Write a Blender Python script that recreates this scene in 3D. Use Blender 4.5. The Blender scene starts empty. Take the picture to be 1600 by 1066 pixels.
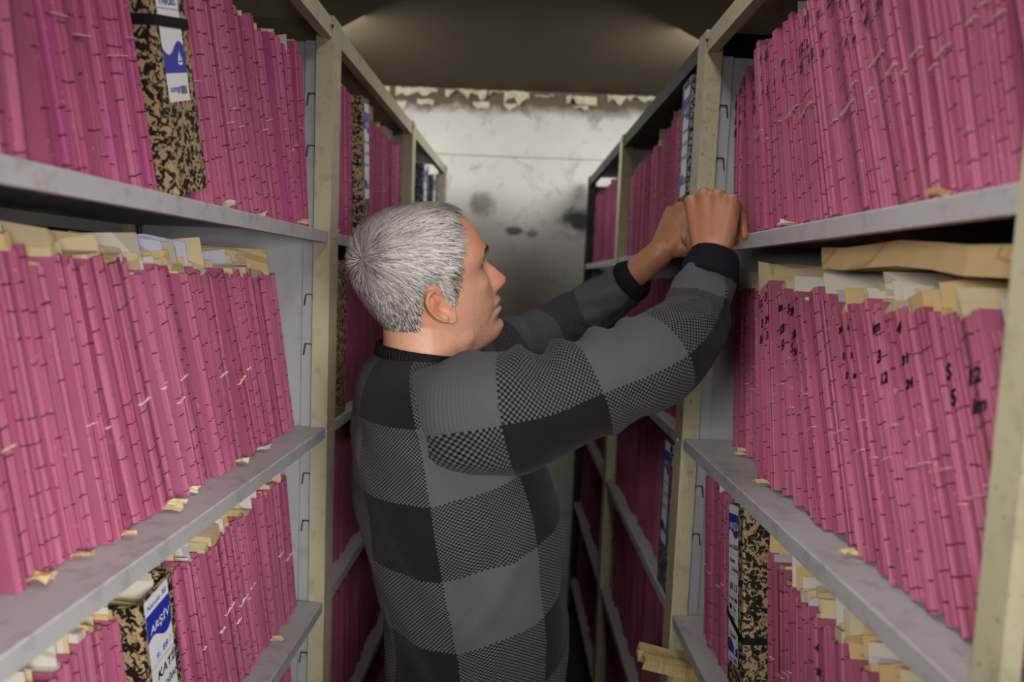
import bpy, bmesh, math, random
import numpy as np
from mathutils import Matrix, Vector

random.seed(7); rng = np.random.default_rng(7)
S = bpy.context.scene
COL = S.collection
PI = math.pi
R = math.radians

# ------------------------------------------------------------------ camera
F_PX, CX, CY, CAM_Z = 1100.0, 800.0, 533.0, 1.62
def _camera_axes():
    y = np.array([(812 - CX) / F_PX, -(437 - CY) / F_PX, 1.0]); y /= np.linalg.norm(y)
    r = R(2.3); up = np.array([math.sin(r), math.cos(r), 0.0])
    z = up - y * (up @ y); z /= np.linalg.norm(z)
    x = np.cross(z, y)
    if x[0] < 0: x = -x
    return np.array([x, y, z])          # world = M @ (right, up, forward)
CAM_M = _camera_axes()
cam_data = bpy.data.cameras.new('camera'); cam = bpy.data.objects.new('camera', cam_data); COL.objects.link(cam)
cam_data.sensor_width = 36.0; cam_data.lens = F_PX / 1600 * 36.0
cam_data.clip_start = 0.02
cam_data.dof.use_dof = True; cam_data.dof.focus_distance = 1.08; cam_data.dof.aperture_fstop = 3.2
mw = Matrix.Identity(4)
for i in range(3):
    mw[i][0] = CAM_M[i, 0]; mw[i][1] = CAM_M[i, 1]; mw[i][2] = -CAM_M[i, 2]
mw[2][3] = CAM_Z
cam.matrix_world = mw
S.camera = cam

def ray(px, py): return CAM_M @ np.array([(px - CX) / F_PX, -(py - CY) / F_PX, 1.0])
def at_y(px, py, y):
    """The world point on the plane at depth y that this measurement of the photograph gives."""
    d = ray(px, py); p = d * (y / d[1]); return Vector((p[0], p[1], p[2] + CAM_Z))

# ------------------------------------------------------------------ world, lights, exposure
w = bpy.data.worlds.new('world'); S.world = w; w.use_nodes = True
w.node_tree.nodes['Background'].inputs[0].default_value = (1.0, 0.93, 0.84, 1)
w.node_tree.nodes['Background'].inputs[1].default_value = 0.005
def area(name, loc, target, sx, sy, power, col):
    l = bpy.data.lights.new(name, 'AREA'); l.shape = 'RECTANGLE'; l.size = sx; l.size_y = sy
    l.energy = power; l.color = col
    o = bpy.data.objects.new(name, l); COL.objects.link(o); o.location = loc
    o.rotation_euler = (Vector(target) - Vector(loc)).to_track_quat('-Z', 'Y').to_euler()
    return o
area('ceiling_tube', (0.10, 0.62, 2.46), (0.10, 0.63, 0.0), 0.16, 1.1, 6.0, (1.0, 0.955, 0.90))
area('left_rack_fill', (0.25, -0.32, 1.62), (-0.42, 1.02, 1.24), 0.30, 0.30, 4.1, (1.0, 0.955, 0.91)).data.spread = R(66)  # added fill near the camera, beam kept narrow so the far aisle stays dark
area('right_rack_fill', (-0.28, -0.30, 1.76), (0.40, 0.86, 1.42), 0.26, 0.26, 1.9, (1.0, 0.955, 0.91)).data.spread = R(60)  # second added fill, crossed over to the right rack; no fixture of the room
area('neighbour_aisle_lamp', (-1.9, 0.9, 2.48), (0.3, 0.9, 1.9), 0.2, 2.6, 3.5, (1.0, 0.97, 0.92))
area('neighbour_aisle_lamp', (1.45, 0.9, 2.49), (-0.3, 0.9, 1.9), 0.2, 2.6, 14, (0.98, 0.97, 1.0))
area('far_corner_lamp', (-0.74, 2.62, 2.46), (0.05, 3.30, 1.20), 0.36, 0.8, 27, (1.0, 0.98, 0.95))
area('far_corner_lamp', (0.68, 2.62, 2.46), (-0.05, 3.30, 1.20), 0.36, 0.8, 27, (1.0, 0.98, 0.95))
S.view_settings.view_transform = 'Standard'; S.view_settings.look = 'None'
S.view_settings.gamma = 1.0; S.view_settings.use_curve_mapping = False
S.view_settings.exposure = -0.47

# ------------------------------------------------------------------ materials
def lin(r, g, b):
    f = lambda c: c / 12.92 if c <= 0.04045 else ((c + 0.055) / 1.055) ** 2.4
    return (f(r / 255), f(g / 255), f(b / 255), 1)
class NT:
    def __init__(s, name):
        s.m = bpy.data.materials.new(name); s.m.use_nodes = True
        s.t = s.m.node_tree; s.n = s.t.nodes; s.b = s.n['Principled BSDF']
    def node(s, typ, **kw):
        n = s.n.new(typ)
        for k, v in kw.items():
            if k.startswith('i_'):
                key = k[2:]
                n.inputs[int(key) if key.isdigit() else key].default_value = v
            else: setattr(n, k, v)
        return n
    def link(s, a, b): s.t.links.new(a, b)
    def math(s, op, a, b=None, c=None):
        n = s.n.new('ShaderNodeMath'); n.operation = op
        for i, v in enumerate((a, b, c)):
            if v is None: continue
            if isinstance(v, (int, float)): n.inputs[i].default_value = v
            else: s.link(v, n.inputs[i])
        return n.outputs[0]
    def mix(s, fac, a, b, mode='MIX'):
        n = s.n.new('ShaderNodeMix'); n.data_type = 'RGBA'; n.blend_type = mode
        for i, v in ((0, fac), (6, a), (7, b)):
            if isinstance(v, (int, float)): n.inputs[i].default_value = v
            elif isinstance(v, tuple): n.inputs[i].default_value = v
            else: s.link(v, n.inputs[i])
        return n.outputs[2]
    def ramp(s, fac, stops, interp='LINEAR'):
        n = s.n.new('ShaderNodeValToRGB'); n.color_ramp.interpolation = interp
        e = n.color_ramp.elements
        while len(e) < len(stops): e.new(0.5)
        for el, (p, c) in zip(e, stops): el.position = p; el.color = c
        s.link(fac, n.inputs[0]); return n.outputs[0]
    def coord(s, which='Object'): return s.node('ShaderNodeTexCoord').outputs[which]
    def noise(s, vec, scale, detail=3, rough=0.55, dist=0.0):
        n = s.node('ShaderNodeTexNoise'); n.inputs['Scale'].default_value = scale
        n.inputs['Detail'].default_value = detail; n.inputs['Roughness'].default_value = rough
        n.inputs['Distortion'].default_value = dist
        if vec is not None: s.link(vec, n.inputs['Vector'])
        return n.outputs[0]
    def shift(s, vec, amount=37.0):
        """object coordinates moved by the object's own random number, so no two look alike"""
        r = s.node('ShaderNodeObjectInfo').outputs['Random']
        v = s.node('ShaderNodeVectorMath', operation='ADD')
        c = s.node('ShaderNodeCombineXYZ')
        q = s.math('MULTIPLY', r, amount); s.link(q, c.inputs[0]); s.link(q, c.inputs[1]); s.link(q, c.inputs[2])
        s.link(vec, v.inputs[0]); s.link(c.outputs[0], v.inputs[1]); return v.outputs[0]
    def bump(s, h, strength, dist=0.002):
        n = s.node('ShaderNodeBump'); n.inputs['Strength'].default_value = strength; n.inputs['Distance'].default_value = dist
        s.link(h, n.inputs['Height']); s.link(n.outputs[0], s.b.inputs['Normal'])
    def out(s, col, rough=0.6, metal=0.0, spec=0.4):
        if isinstance(col, tuple): s.b.inputs['Base Color'].default_value = col
        else: s.link(col, s.b.inputs['Base Color'])
        if isinstance(rough, (int, float)): s.b.inputs['Roughness'].default_value = rough
        else: s.link(rough, s.b.inputs['Roughness'])
        s.b.inputs['Metallic'].default_value = metal
        s.b.inputs['Specular IOR Level'].default_value = spec
        return s.m
def plain(name, c, rough=0.6, metal=0.0, spec=0.35):
    t = NT(name); return t.out(c, rough, metal, spec)

def folder_material(name, ticks):
    t = NT(name); oc = t.coord()
    info = t.node('ShaderNodeObjectInfo'); rnd = info.outputs['Random']
    sh = t.shift(oc)
    n1 = t.noise(sh, 9, 4); n2 = t.noise(sh, 420, 2)
    c = t.mix(t.math('MULTIPLY_ADD', n1, 1.6, -0.3), info.outputs['Color'], t.mix(0.55, info.outputs['Color'], lin(190, 117, 142)))
    c = t.mix(t.math('MULTIPLY', n2, 0.22), c, lin(120, 40, 72))
    if ticks:
        mp = t.node('ShaderNodeMapping'); mp.inputs['Scale'].default_value = (40, 420, 1.6); t.link(sh, mp.inputs[0])
        lay = t.noise(mp.outputs[0], 1.0, 2, .6)
        c = t.mix(t.math('MULTIPLY', t.ramp(lay, [(.50, (0, 0, 0, 1)), (.62, (1, 1, 1, 1))]), .42), c, lin(206, 128, 158))
        c = t.mix(t.math('MULTIPLY', t.ramp(lay, [(.36, (1, 1, 1, 1)), (.46, (0, 0, 0, 1))]), .55), c, lin(112, 36, 66))
        sp = t.node('ShaderNodeSeparateXYZ'); t.link(oc, sp.inputs[0])
        z = t.math('MULTIPLY_ADD', t.noise(sh, 60, 1), 0.006, sp.outputs[2])
        ph = t.math('MULTIPLY_ADD', z, 1 / 0.0265, t.math('MULTIPLY', rnd, 17.3))
        fr = t.math('FRACT', ph)
        line = t.math('LESS_THAN', t.math('ABSOLUTE', t.math('SUBTRACT', fr, 0.5)), 0.036)
        cb = t.node('ShaderNodeCombineXYZ'); t.link(t.math('MULTIPLY', sp.outputs[1], 70.0), cb.inputs[0]); t.link(t.math('MULTIPLY', t.math('FLOOR', ph), 5.37), cb.inputs[1]); t.link(t.math('MULTIPLY', rnd, 91.0), cb.inputs[2])
        gap = t.math('GREATER_THAN', t.noise(cb.outputs[0], 1.0, 1), 0.49)
        c = t.mix(t.math('MULTIPLY', t.math('MULTIPLY', line, gap), 0.86), c, lin(62, 14, 36))
        edge = t.noise(sh, 140, 2)
        c = t.mix(t.math('MULTIPLY', t.math('GREATER_THAN', edge, 0.69), 0.35), c, lin(225, 150, 170))
    t.bump(t.math('ADD', n2, t.math('MULTIPLY', n1, 2)), 0.25, 0.001)
    return t.out(c, 0.78, 0, 0.25)
M_COVER = folder_material('pink_card', False)
M_SPINE = folder_material('pink_card_spine_with_printed_lines', True)

def paper_material(name, a, b):
    t = NT(name); oc = t.shift(t.coord())
    n = t.noise(oc, 14, 4); m = t.node('ShaderNodeMapping'); m.inputs['Scale'].default_value = (6, 900, 2)
    t.link(oc, m.inputs[0]); st = t.noise(m.outputs[0], 1.0, 2)
    c = t.mix(n, a, b); c = t.mix(t.math('MULTIPLY', t.math('GREATER_THAN', st, 0.55), 0.35), c, lin(120, 96, 62))
    t.bump(st, 0.5, 0.001)
    return t.out(c, 0.8, 0, 0.2)
M_PAPER = paper_material('aged_paper', lin(224, 210, 176), lin(202, 182, 138))
M_WHITE = paper_material('white_paper', lin(226, 222, 212), lin(205, 198, 182))
M_MANILA = paper_material('manila_paper', lin(224, 200, 150), lin(202, 172, 116))
M_BLUEP = paper_material('pale_blue_paper', lin(206, 208, 228), lin(190, 192, 214))
M_THREAD = plain('white_thread', lin(235, 215, 205), 0.8)
M_INK = plain('black_ink', lin(28, 16, 22), 0.7)
M_BLUEINK = plain('blue_ink', lin(70, 80, 160), 0.7)

def marbled(name, light, dark, scale=125, thr=0.5):
    t = NT(name); oc = t.shift(t.coord())
    n = t.noise(oc, scale, 2.2, 0.62, 0.75); g = t.noise(oc, 30, 2)
    f = t.ramp(n, [(thr - 0.015, (0, 0, 0, 1)), (thr + 0.015, (1, 1, 1, 1))])
    c = t.mix(f, dark, t.mix(g, light, t.mix(0.4, light, dark)))
    fine = t.noise(oc, 380, 2); c = t.mix(t.math('MULTIPLY', t.math('GREATER_THAN', fine, 0.62), 0.4), c, dark)
    t.bump(fine, 0.15, 0.001)
    return t.out(c, 0.62, 0, 0.3)
M_MARBLE = marbled('brown_marbled_paper', lin(190, 164, 126), lin(26, 22, 18))
M_MARBLE_GREY = marbled('grey_marbled_paper', lin(150, 152, 160), lin(20, 22, 28))
M_LABEL = plain('label_card', lin(232, 232, 238), 0.45)
M_LABEL_BLUE = plain('label_blue_print', lin(44, 52, 168), 0.45)
M_ELASTIC = plain('black_elastic', lin(12, 12, 14), 0.7)

def painted_steel(name, c1, c2, rust=0.0, dirt=0.4):
    t = NT(name); oc = t.coord()
    n = t.noise(oc, 6, 5, 0.6); f = t.noise(oc, 160, 3); g = t.noise(oc, 28, 4, 0.7)
    c = t.mix(n, c1, c2)
    c = t.mix(t.math('MULTIPLY', t.ramp(g, [(0.52, (0, 0, 0, 1)), (0.72, (1, 1, 1, 1))]), dirt), c, lin(104, 92, 74))
    if rust: c = t.mix(t.math('MULTIPLY', t.math('GREATER_THAN', f, 0.68), rust), c, lin(70, 48, 30))
    t.bump(f, 0.08, 0.001)
    return t.out(c, t.math('MULTIPLY_ADD', n, 0.25, 0.38), 0.0, 0.4)
M_STEEL = painted_steel('grey_painted_steel', lin(192, 191, 193), lin(170, 168, 171))
M_POST = painted_steel('khaki_grey_painted_steel', lin(206, 202, 172), lin(176, 170, 138), 0.5)
M_PANEL = painted_steel('pale_grey_panel', lin(188, 190, 196), lin(164, 166, 172), 0, 0.2)
M_BACK = painted_steel('dark_back_panel', lin(60, 50, 46), lin(44, 38, 36))
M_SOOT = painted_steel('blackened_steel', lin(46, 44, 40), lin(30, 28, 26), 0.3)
M_BLOCKER = plain('dark_matte_blocker', lin(52, 48, 43), 0.95, 0, 0.1)
M_WIRE = plain('dark_wire', lin(58, 58, 66), 0.4, 0.7)

# ------------------------------------------------------------------ helpers
def props(o, label=None, cat=None, group=None, kind=None):
    if label: o['label'] = label
    if cat: o['category'] = cat
    if group: o['group'] = group
    if kind: o['kind'] = kind
    return o
def link(name, me, parent=None, loc=None):
    o = bpy.data.objects.new(name, me); COL.objects.link(o)
    if parent is not None: o.parent = parent
    if loc is not None: o.location = loc
    return o
def pydata(name, v, f, mats, idx=None, smooth=False):
    me = bpy.data.meshes.new(name); me.from_pydata([tuple(p) for p in v], [], f)
    for m in (mats if isinstance(mats, (list, tuple)) else [mats]): me.materials.append(m)
    if idx is not None: me.polygons.foreach_set('material_index', idx)
    if smooth: me.polygons.foreach_set('use_smooth', [True] * len(me.polygons))
    me.update(); return me
def empty(name, loc=(0, 0, 0), rz=0.0):
    o = bpy.data.objects.new(name, None); COL.objects.link(o); o.location = loc; o.rotation_euler = (0, 0, rz)
    o.empty_display_size = 0.05; return o
BOXF = [(0, 3, 2, 1), (4, 5, 6, 7), (0, 1, 5, 4), (1, 2, 6, 5), (2, 3, 7, 6), (3, 0, 4, 7)]
def boxv(a, b):
    (x0, y0, z0), (x1, y1, z1) = a, b
    x0, x1 = min(x0, x1), max(x0, x1); y0, y1 = min(y0, y1), max(y0, y1); z0, z1 = min(z0, z1), max(z0, z1)
    return [(x0, y0, z0), (x1, y0, z0), (x1, y1, z0), (x0, y1, z0), (x0, y0, z1), (x1, y0, z1), (x1, y1, z1), (x0, y1, z1)]
def bevel_box(a, b, r=0.001, seg=1):
    bm = bmesh.new(); vs = [bm.verts.new(p) for p in boxv(a, b)]
    for f in BOXF: bm.faces.new([vs[i] for i in f])
    if r > 0: bmesh.ops.bevel(bm, geom=bm.edges[:], offset=r, segments=seg, affect='EDGES', profile=0.5)
    return bm
def bm_mesh(bm, name, mats, smooth=False):
    bmesh.ops.recalc_face_normals(bm, faces=bm.faces[:])
    me = bpy.data.meshes.new(name); bm.to_mesh(me); bm.free()
    for m in (mats if isinstance(mats, (list, tuple)) else [mats]): me.materials.append(m)
    if smooth: me.polygons.foreach_set('use_smooth', [True] * len(me.polygons))
    return me
def box(name, a, b, mat, parent=None, r=0.001):
    return link(name, bm_mesh(bevel_box(a, b, r), name, mat), parent)
def offset_poly(pts, th):
    """inner copy of an open polyline, offset by th to its left"""
    out = []
    n = len(pts)
    for i in range(n):
        ds = []
        if i > 0: ds.append((Vector(pts[i]) - Vector(pts[i - 1])).normalized())
        if i < n - 1: ds.append((Vector(pts[i + 1]) - Vector(pts[i])).normalized())
        d = sum(ds, Vector((0, 0))).normalized()
        nrm = Vector((-d.y, d.x)); k = 1.0 / max(0.5, nrm.dot(Vector((-ds[0].y, ds[0].x))))
        out.append(tuple(Vector(pts[i]) + nrm * th * k))
    return out
def sheet_prism(pts, th, lo, hi, place):
    """a bent sheet: open 2-D polyline with thickness, drawn out from lo[i] to hi[i]; place((u, v), s) -> xyz"""
    inn = offset_poly(pts, th); n = len(pts); v = []
    for ring in (pts, inn):
        for i, p in enumerate(ring): v.append(place(p, lo[i])); v.append(place(p, hi[i]))
    o = 2 * n; f = []
    for i in range(n - 1):
        a, b, c, d = 2 * i, 2 * i + 2, 2 * i + 3, 2 * i + 1
        f.append((a, b, c, d)); f.append((o + d, o + c, o + b, o + a))
        f.append((d, c, o + c, o + d)); f.append((b, a, o + a, o + b))
    f.append((0, 1, o + 1, o)); e = 2 * (n - 1); f.append((e + 1, e, o + e, o + e + 1))
    return v, f
def fix_normals(me):
    bm = bmesh.new(); bm.from_mesh(me); bmesh.ops.recalc_face_normals(bm, faces=bm.faces[:]); bm.to_mesh(me); bm.free()
def text_mesh(s, size, mat, place, shear=0.0, space=1.0, align='LEFT', bold=0.0):
    c = bpy.data.curves.new('lettering', 'FONT'); c.body = s; c.size = size; c.shear = shear; c.space_character = space
    c.align_x = align; c.resolution_u = 2; c.offset = bold
    o = bpy.data.objects.new('lettering', c)
    me = bpy.data.meshes.new_from_object(o)
    bpy.data.objects.remove(o); bpy.data.curves.remove(c)
    me.materials.clear(); me.materials.append(mat)
    for v in me.vertices: v.co = place(v.co.x, v.co.y)
    return me

# ------------------------------------------------------------------ the room
def wall_material():
    t = NT('stained_white_plaster'); oc = t.coord()
    sp = t.node('ShaderNodeSeparateXYZ'); t.link(oc, sp.inputs[0]); z = t.math('MULTIPLY_ADD', sp.outputs[2], 1 / .924, 1.62 - 1.62 / .924); x = t.math('MULTIPLY', sp.outputs[0], 1 / .924)
    n = t.noise(oc, 2.2, 6, 0.62, 0.4); n2 = t.noise(oc, 9, 6, 0.7, 0.5); fine = t.noise(oc, 60, 4, 0.7)
    c = t.mix(n, lin(214, 212, 206), lin(186, 183, 174))
    c = t.mix(t.math('MULTIPLY', t.ramp(n2, [(0.56, (0, 0, 0, 1)), (0.70, (1, 1, 1, 1))]), 0.55), c, lin(128, 122, 110))
    # grime that has settled on the lower half of the wall
    low = t.ramp(t.math('MULTIPLY_ADD', t.math('SUBTRACT', n, 0.5), 0.35, z), [(0.0, (1, 1, 1, 1)), (1.0, (0, 0, 0, 1))])
    zz = t.node('ShaderNodeMapRange'); zz.inputs[1].default_value = 2.15; zz.inputs[2].default_value = 1.86
    t.link(t.math('MULTIPLY_ADD', t.math('SUBTRACT', n, 0.5), 0.35, z), zz.inputs[0])
    c = t.mix(t.math('MULTIPLY', zz.outputs[0], 0.0), c, lin(120, 118, 108))
    # crack
    cz = t.math('MULTIPLY_ADD', t.math('SUBTRACT', n2, 0.5), 0.012, z)
    cr = t.math('LESS_THAN', t.math('ABSOLUTE', t.math('SUBTRACT', cz, 2.249)), 0.0035)
    c = t.mix(t.math('MULTIPLY', cr, 0.6), c, lin(110, 104, 92))
    # dark scuffs and a black soot patch
    for (sx, sz, rx, rz, k) in ((0.28, 1.95, 0.13, 0.075, 0.9), (-0.21, 2.0, 0.09, 0.09, 0.55), (-0.04, 1.87, 0.055, 0.03, 0.8), (0.06, 1.86, 0.04, 0.03, 0.6)):
        dx = t.math('DIVIDE', t.math('SUBTRACT', x, sx), rx); dz = t.math('DIVIDE', t.math('SUBTRACT', z, sz), rz)
        r2 = t.math('ADD', t.math('MULTIPLY', dx, dx), t.math('MULTIPLY', dz, dz))
        m = t.math('MULTIPLY_ADD', t.math('SUBTRACT', n2, 0.5), 2.4, t.math('SUBTRACT', 1.0, r2))
        m = t.math('MULTIPLY', t.ramp(m, [(0.2, (0, 0, 0, 1)), (0.9, (1, 1, 1, 1))]), k)
        c = t.mix(m, c, lin(44, 44, 46))
    # dark mould band right under the ceiling
    b = t.ramp(t.math('MULTIPLY_ADD', t.math('SUBTRACT', n2, 0.5), 0.16, z), [(0.0, (0, 0, 0, 1)), (1.0, (1, 1, 1, 1))])
    mr = t.node('ShaderNodeMapRange'); mr.inputs[1].default_value = 2.45; mr.inputs[2].default_value = 2.51
    t.link(t.math('MULTIPLY_ADD', t.math('SUBTRACT', n2, 0.5), 0.12, z), mr.inputs[0])
    c = t.mix(t.math('MULTIPLY', mr.outputs[0], 0.9), c, lin(78, 68, 46))
    t.bump(t.math('ADD', n2, t.math('MULTIPLY', fine, 0.4)), 0.35, 0.01)
    return t.out(c, 0.85, 0, 0.2)
def ceiling_material():
    t = NT('brown_stained_ceiling'); oc = t.coord()
    n = t.noise(oc, 1.6, 5, 0.6); f = t.noise(oc, 45, 4)
    c = t.mix(n, lin(98, 88, 70), lin(78, 69, 53)); t.bump(f, 0.2, 0.004)
    return t.out(c, 0.9, 0, 0.15)
def floor_material():
    t = NT('worn_concrete'); oc = t.coord()
    n = t.noise(oc, 3, 6, 0.65); c = t.mix(n, lin(88, 82, 76), lin(58, 54, 50)); t.bump(t.noise(oc, 70, 4), 0.2, 0.003)
    return t.out(c, 0.8, 0, 0.2)
WALL_Y, CEIL_Z = 3.42, 2.509
props(box('floor', (-3, -2.2, -0.1), (3, WALL_Y + 0.2, 0), floor_material(), r=0), kind='structure')
props(box('ceiling', (-3, -2.2, CEIL_Z), (3, WALL_Y + 0.2, CEIL_Z + 0.1), ceiling_material(), r=0), kind='structure')
wall = props(box('wall_back', (-3, WALL_Y, 0), (3, WALL_Y + 0.15, CEIL_Z), wall_material(), r=0), kind='structure')
M_FLAKE = paper_material('peeling_paint', lin(226, 220, 200), lin(196, 186, 156))
def flake(x0, wd, ztop, hh, lift):
    n = max(5, int(wd / .014)); v = []; dr = hh * random.uniform(.4, .8)
    for i in range(n):
        u = x0 + wd * i / (n - 1) + random.uniform(-.003, .003)
        dr = min(hh, max(.012, dr + random.choice((-1, 0, 0, 1)) * hh * random.uniform(.15, .5)))
        curl = lift * random.uniform(.5, 1.4); zt = ztop - random.uniform(0, .008)
        for (zz, yy) in ((zt, 0.0005), (zt - dr * .55, curl * .4), (zt - dr, curl)): v.append((u, WALL_Y - yy - .001, zz))
    m = len(v); v += [(a, b - .0015, c) for a, b, c in v]; f = []
    for i in range(n - 1):
        for j in range(2):
            a = 3 * i + j; q = (a, a + 3, a + 4, a + 1); f.append(q); f.append(tuple(m + t_ for t_ in reversed(q)))
    rim = [3 * i for i in range(n)] + [3 * (n - 1) + 1, 3 * (n - 1) + 2] + [3 * i + 2 for i in range(n - 2, -1, -1)] + [1]
    for i in range(len(rim)): a, b = rim[i], rim[(i + 1) % len(rim)]; f.append((b, a, m + a, m + b))
    me = pydata('paint_flake', v, f, M_FLAKE); fix_normals(me); link('paint_flake', me, wall)
xx = -0.86
while xx < 0.95:
    wd = random.choice((random.uniform(.05, .10), random.uniform(.10, .20)))
    flake(xx, wd, CEIL_Z - random.choice((0, 0, .012)), random.uniform(.035, .095), random.uniform(.008, .022)); xx += wd + random.choice((random.uniform(-.01, .01), random.uniform(.01, .06)))
for q in range(7): flake(random.uniform(-.7, .75), random.uniform(.03, .08), CEIL_Z - random.uniform(.045, .075), random.uniform(.02, .045), .014)

# ------------------------------------------------------------------ the two racks
class Row:
    """frame of one rack: t runs along the aisle away from the camera, d into the shelf"""
    def __init__(s, x0, slope, side):
        s.x0 = x0; s.sg = 1 if side == 'right' else -1; s.side = side
        s.th = math.atan(-slope) if side == 'right' else PI + math.atan(-slope)
        s.c, s.s = math.cos(s.th), math.sin(s.th)
    def P(s, t, d, z):
        ly = s.sg * t
        return Vector((s.x0 + s.c * d - s.s * ly, s.s * d + s.c * ly, z))
RL = Row(-0.408, 0.0195, 'left'); RR = Row(0.365, -0.018, 'right')
RL.posts = [-0.55, -0.25, 1.40, 2.30, 3.14]; RR.posts = [-0.42, 0.483, 1.39, 2.36, 3.30]
RL.shelves = [0.17, 0.555, 0.94, 1.307, 1.70]; RR.shelves = [0.19, 0.57, 0.95, 1.317, 1.704]
RL.top = 2.108; RR.top = 2.104; DEPTH = 0.42
LAB_RACK = {'left': 'long grey steel rack along the left of the aisle filled with pink folders',
            'right': 'long grey steel rack along the right of the aisle that the man reaches into'}
def build_rack(row):
    root = empty('steel_shelving_rack', (row.x0, 0, 0), row.th)
    props(root, LAB_RACK[row.side], 'shelving')
    sg = row.sg
    Y = lambda t: sg * t
    for i, tp in enumerate(row.posts):
        last = i == len(row.posts) - 1
        fw = 0.030 if (row.side == 'right' and i == 1) else 0.058
        # an angle post: broad face towards the aisle, narrow web turned into the shelf
        lone = row.side == 'right' and i == 1
        prof = [(0.012 if lone else 0.030, Y(tp)), (-0.003, Y(tp)), (-0.003, Y(tp + fw)), (0.004 if lone else 0.022, Y(tp + fw))]
        v, f = sheet_prism(prof, 0.0022 * (-sg), [0] * 4, [row.top + 0.004] * 4, lambda p, z: (p[0], p[1], z))
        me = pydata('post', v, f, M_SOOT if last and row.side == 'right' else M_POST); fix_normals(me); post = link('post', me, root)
        for z in row.shelves + [row.top - 0.02]:
            pass
        prof = [(DEPTH - .03, Y(tp)), (DEPTH, Y(tp)), (DEPTH, Y(tp + fw))]
        v, f = sheet_prism(prof, 0.0022 * sg, [0] * 3, [row.top + 0.004] * 3, lambda p, z: (p[0], p[1], z))
        me = pydata('rear_post', v, f, M_POST); fix_normals(me); link('rear_post', me, root)
        if lone: continue
        # pressed side panel behind the post, two shallow steps
        prof = [(0.022, Y(tp + .004)), (0.0225, Y(tp + .013)), (0.055, Y(tp + .013)), (0.0555, Y(tp + .021)), (DEPTH - .034, Y(tp + .021))]
        v, f = sheet_prism(prof, 0.0015 * (sg), [0.02] * 5, [row.top - 0.04] * 5, lambda p, z: (p[0], p[1], z))
        me = pydata('side_panel', v, f, M_PANEL); fix_normals(me); link('side_panel', me, root)
        for zs in row.shelves[1:]:
            for dz in (0.265, 0.165):
                wire = []
                for (dd, zz) in ((0.031, -0.020), (0.034, 0.002), (0.047, 0.002), (0.050, -0.020)):
                    wire.append(Vector((dd, Y(tp + .011), zs + dz + zz)))
                bm = bmesh.new()
                for a, b in zip(wire, wire[1:]):
                    e = (b - a).normalized(); n1 = Vector((0, 1, 0)); n2 = e.cross(n1)
                    r = 0.0011
                    q = [bm.verts.new(p + n1 * i1 * r + n2 * i2 * r + e * k2 * r) for p, k2 in ((a, -1), (b, 1)) for i1, i2 in ((-1, -1), (1, -1), (1, 1), (-1, 1))]
                    for fa in BOXF: bm.faces.new([q[j] for j in fa])
                link('wire_clip', bm_mesh(bm, 'wire_clip', M_WIRE), root)
        # bolts through the post
        for zz in (row.top - 0.02, row.shelves[-1] - .011, row.shelves[-2] - .011):
            bm = bmesh.new(); bmesh.ops.create_cone(bm, cap_ends=True, segments=8, radius1=0.004, radius2=0.0032, depth=0.003)
            bmesh.ops.rotate(bm, verts=bm.verts[:], matrix=Matrix.Rotation(R(90), 3, 'Y'))
            bmesh.ops.translate(bm, verts=bm.verts[:], vec=(-0.0045, Y(tp - 0.012 if zz > 2 else tp + .03), zz))
            link('bolt', bm_mesh(bm, 'bolt', M_POST if zz < 2 else M_WIRE), root)
    for i in range(len(row.posts) - 1):
        a, b = row.posts[i] + 0.059, row.posts[i + 1] - 0.002
        if row.side == 'right' and i == 1: a = row.posts[i] + .031
        for zs in row.shelves:
            prof = [(0.014, -0.0225), (0.0, -0.0225), (0.0, -0.002), (0.0015, 0.0), (DEPTH - .006, 0.0), (DEPTH - .006, -0.022)]
            n = len(prof)
            v, f = sheet_prism(prof, -0.0014, [Y(a)] * n, [Y(b)] * n, lambda p, y, zs=zs: (p[0], y, zs + p[1]))
            me = pydata('shelf', v, f, M_STEEL); fix_normals(me); link('shelf', me, root)
        prof = [(0.02, -0.038), (0.0, -0.038), (0.0, -0.002), (0.0015, 0.0), (DEPTH - .006, 0.0), (DEPTH - .006, -0.03)]
        n = len(prof); a2 = row.posts[i] + .0; b2 = row.posts[i + 1] - .001
        v, f = sheet_prism(prof, -0.0014, [Y(a2)] * n, [Y(b2)] * n, lambda p, y: (p[0] - 0.0002, y, row.top + p[1]))
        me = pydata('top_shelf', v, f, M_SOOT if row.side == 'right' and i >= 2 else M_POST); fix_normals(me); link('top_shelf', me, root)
        box('bounce_blocker', (.012, Y(a2 + .004), row.top + .0005), (DEPTH - .012, Y(b2 - .004), row.top + .003), M_BLOCKER, root, 0)  # added unseen dark sheet, soaks up lamp bounce that would brighten the ceiling
        box('back_panel', (DEPTH + .001, Y(row.posts[i] + .01), 0.02), (DEPTH + .003, Y(row.posts[i + 1] + .009), row.top - .03), M_BACK, root, 0)
    return root
build_rack(RL); build_rack(RR)
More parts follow.
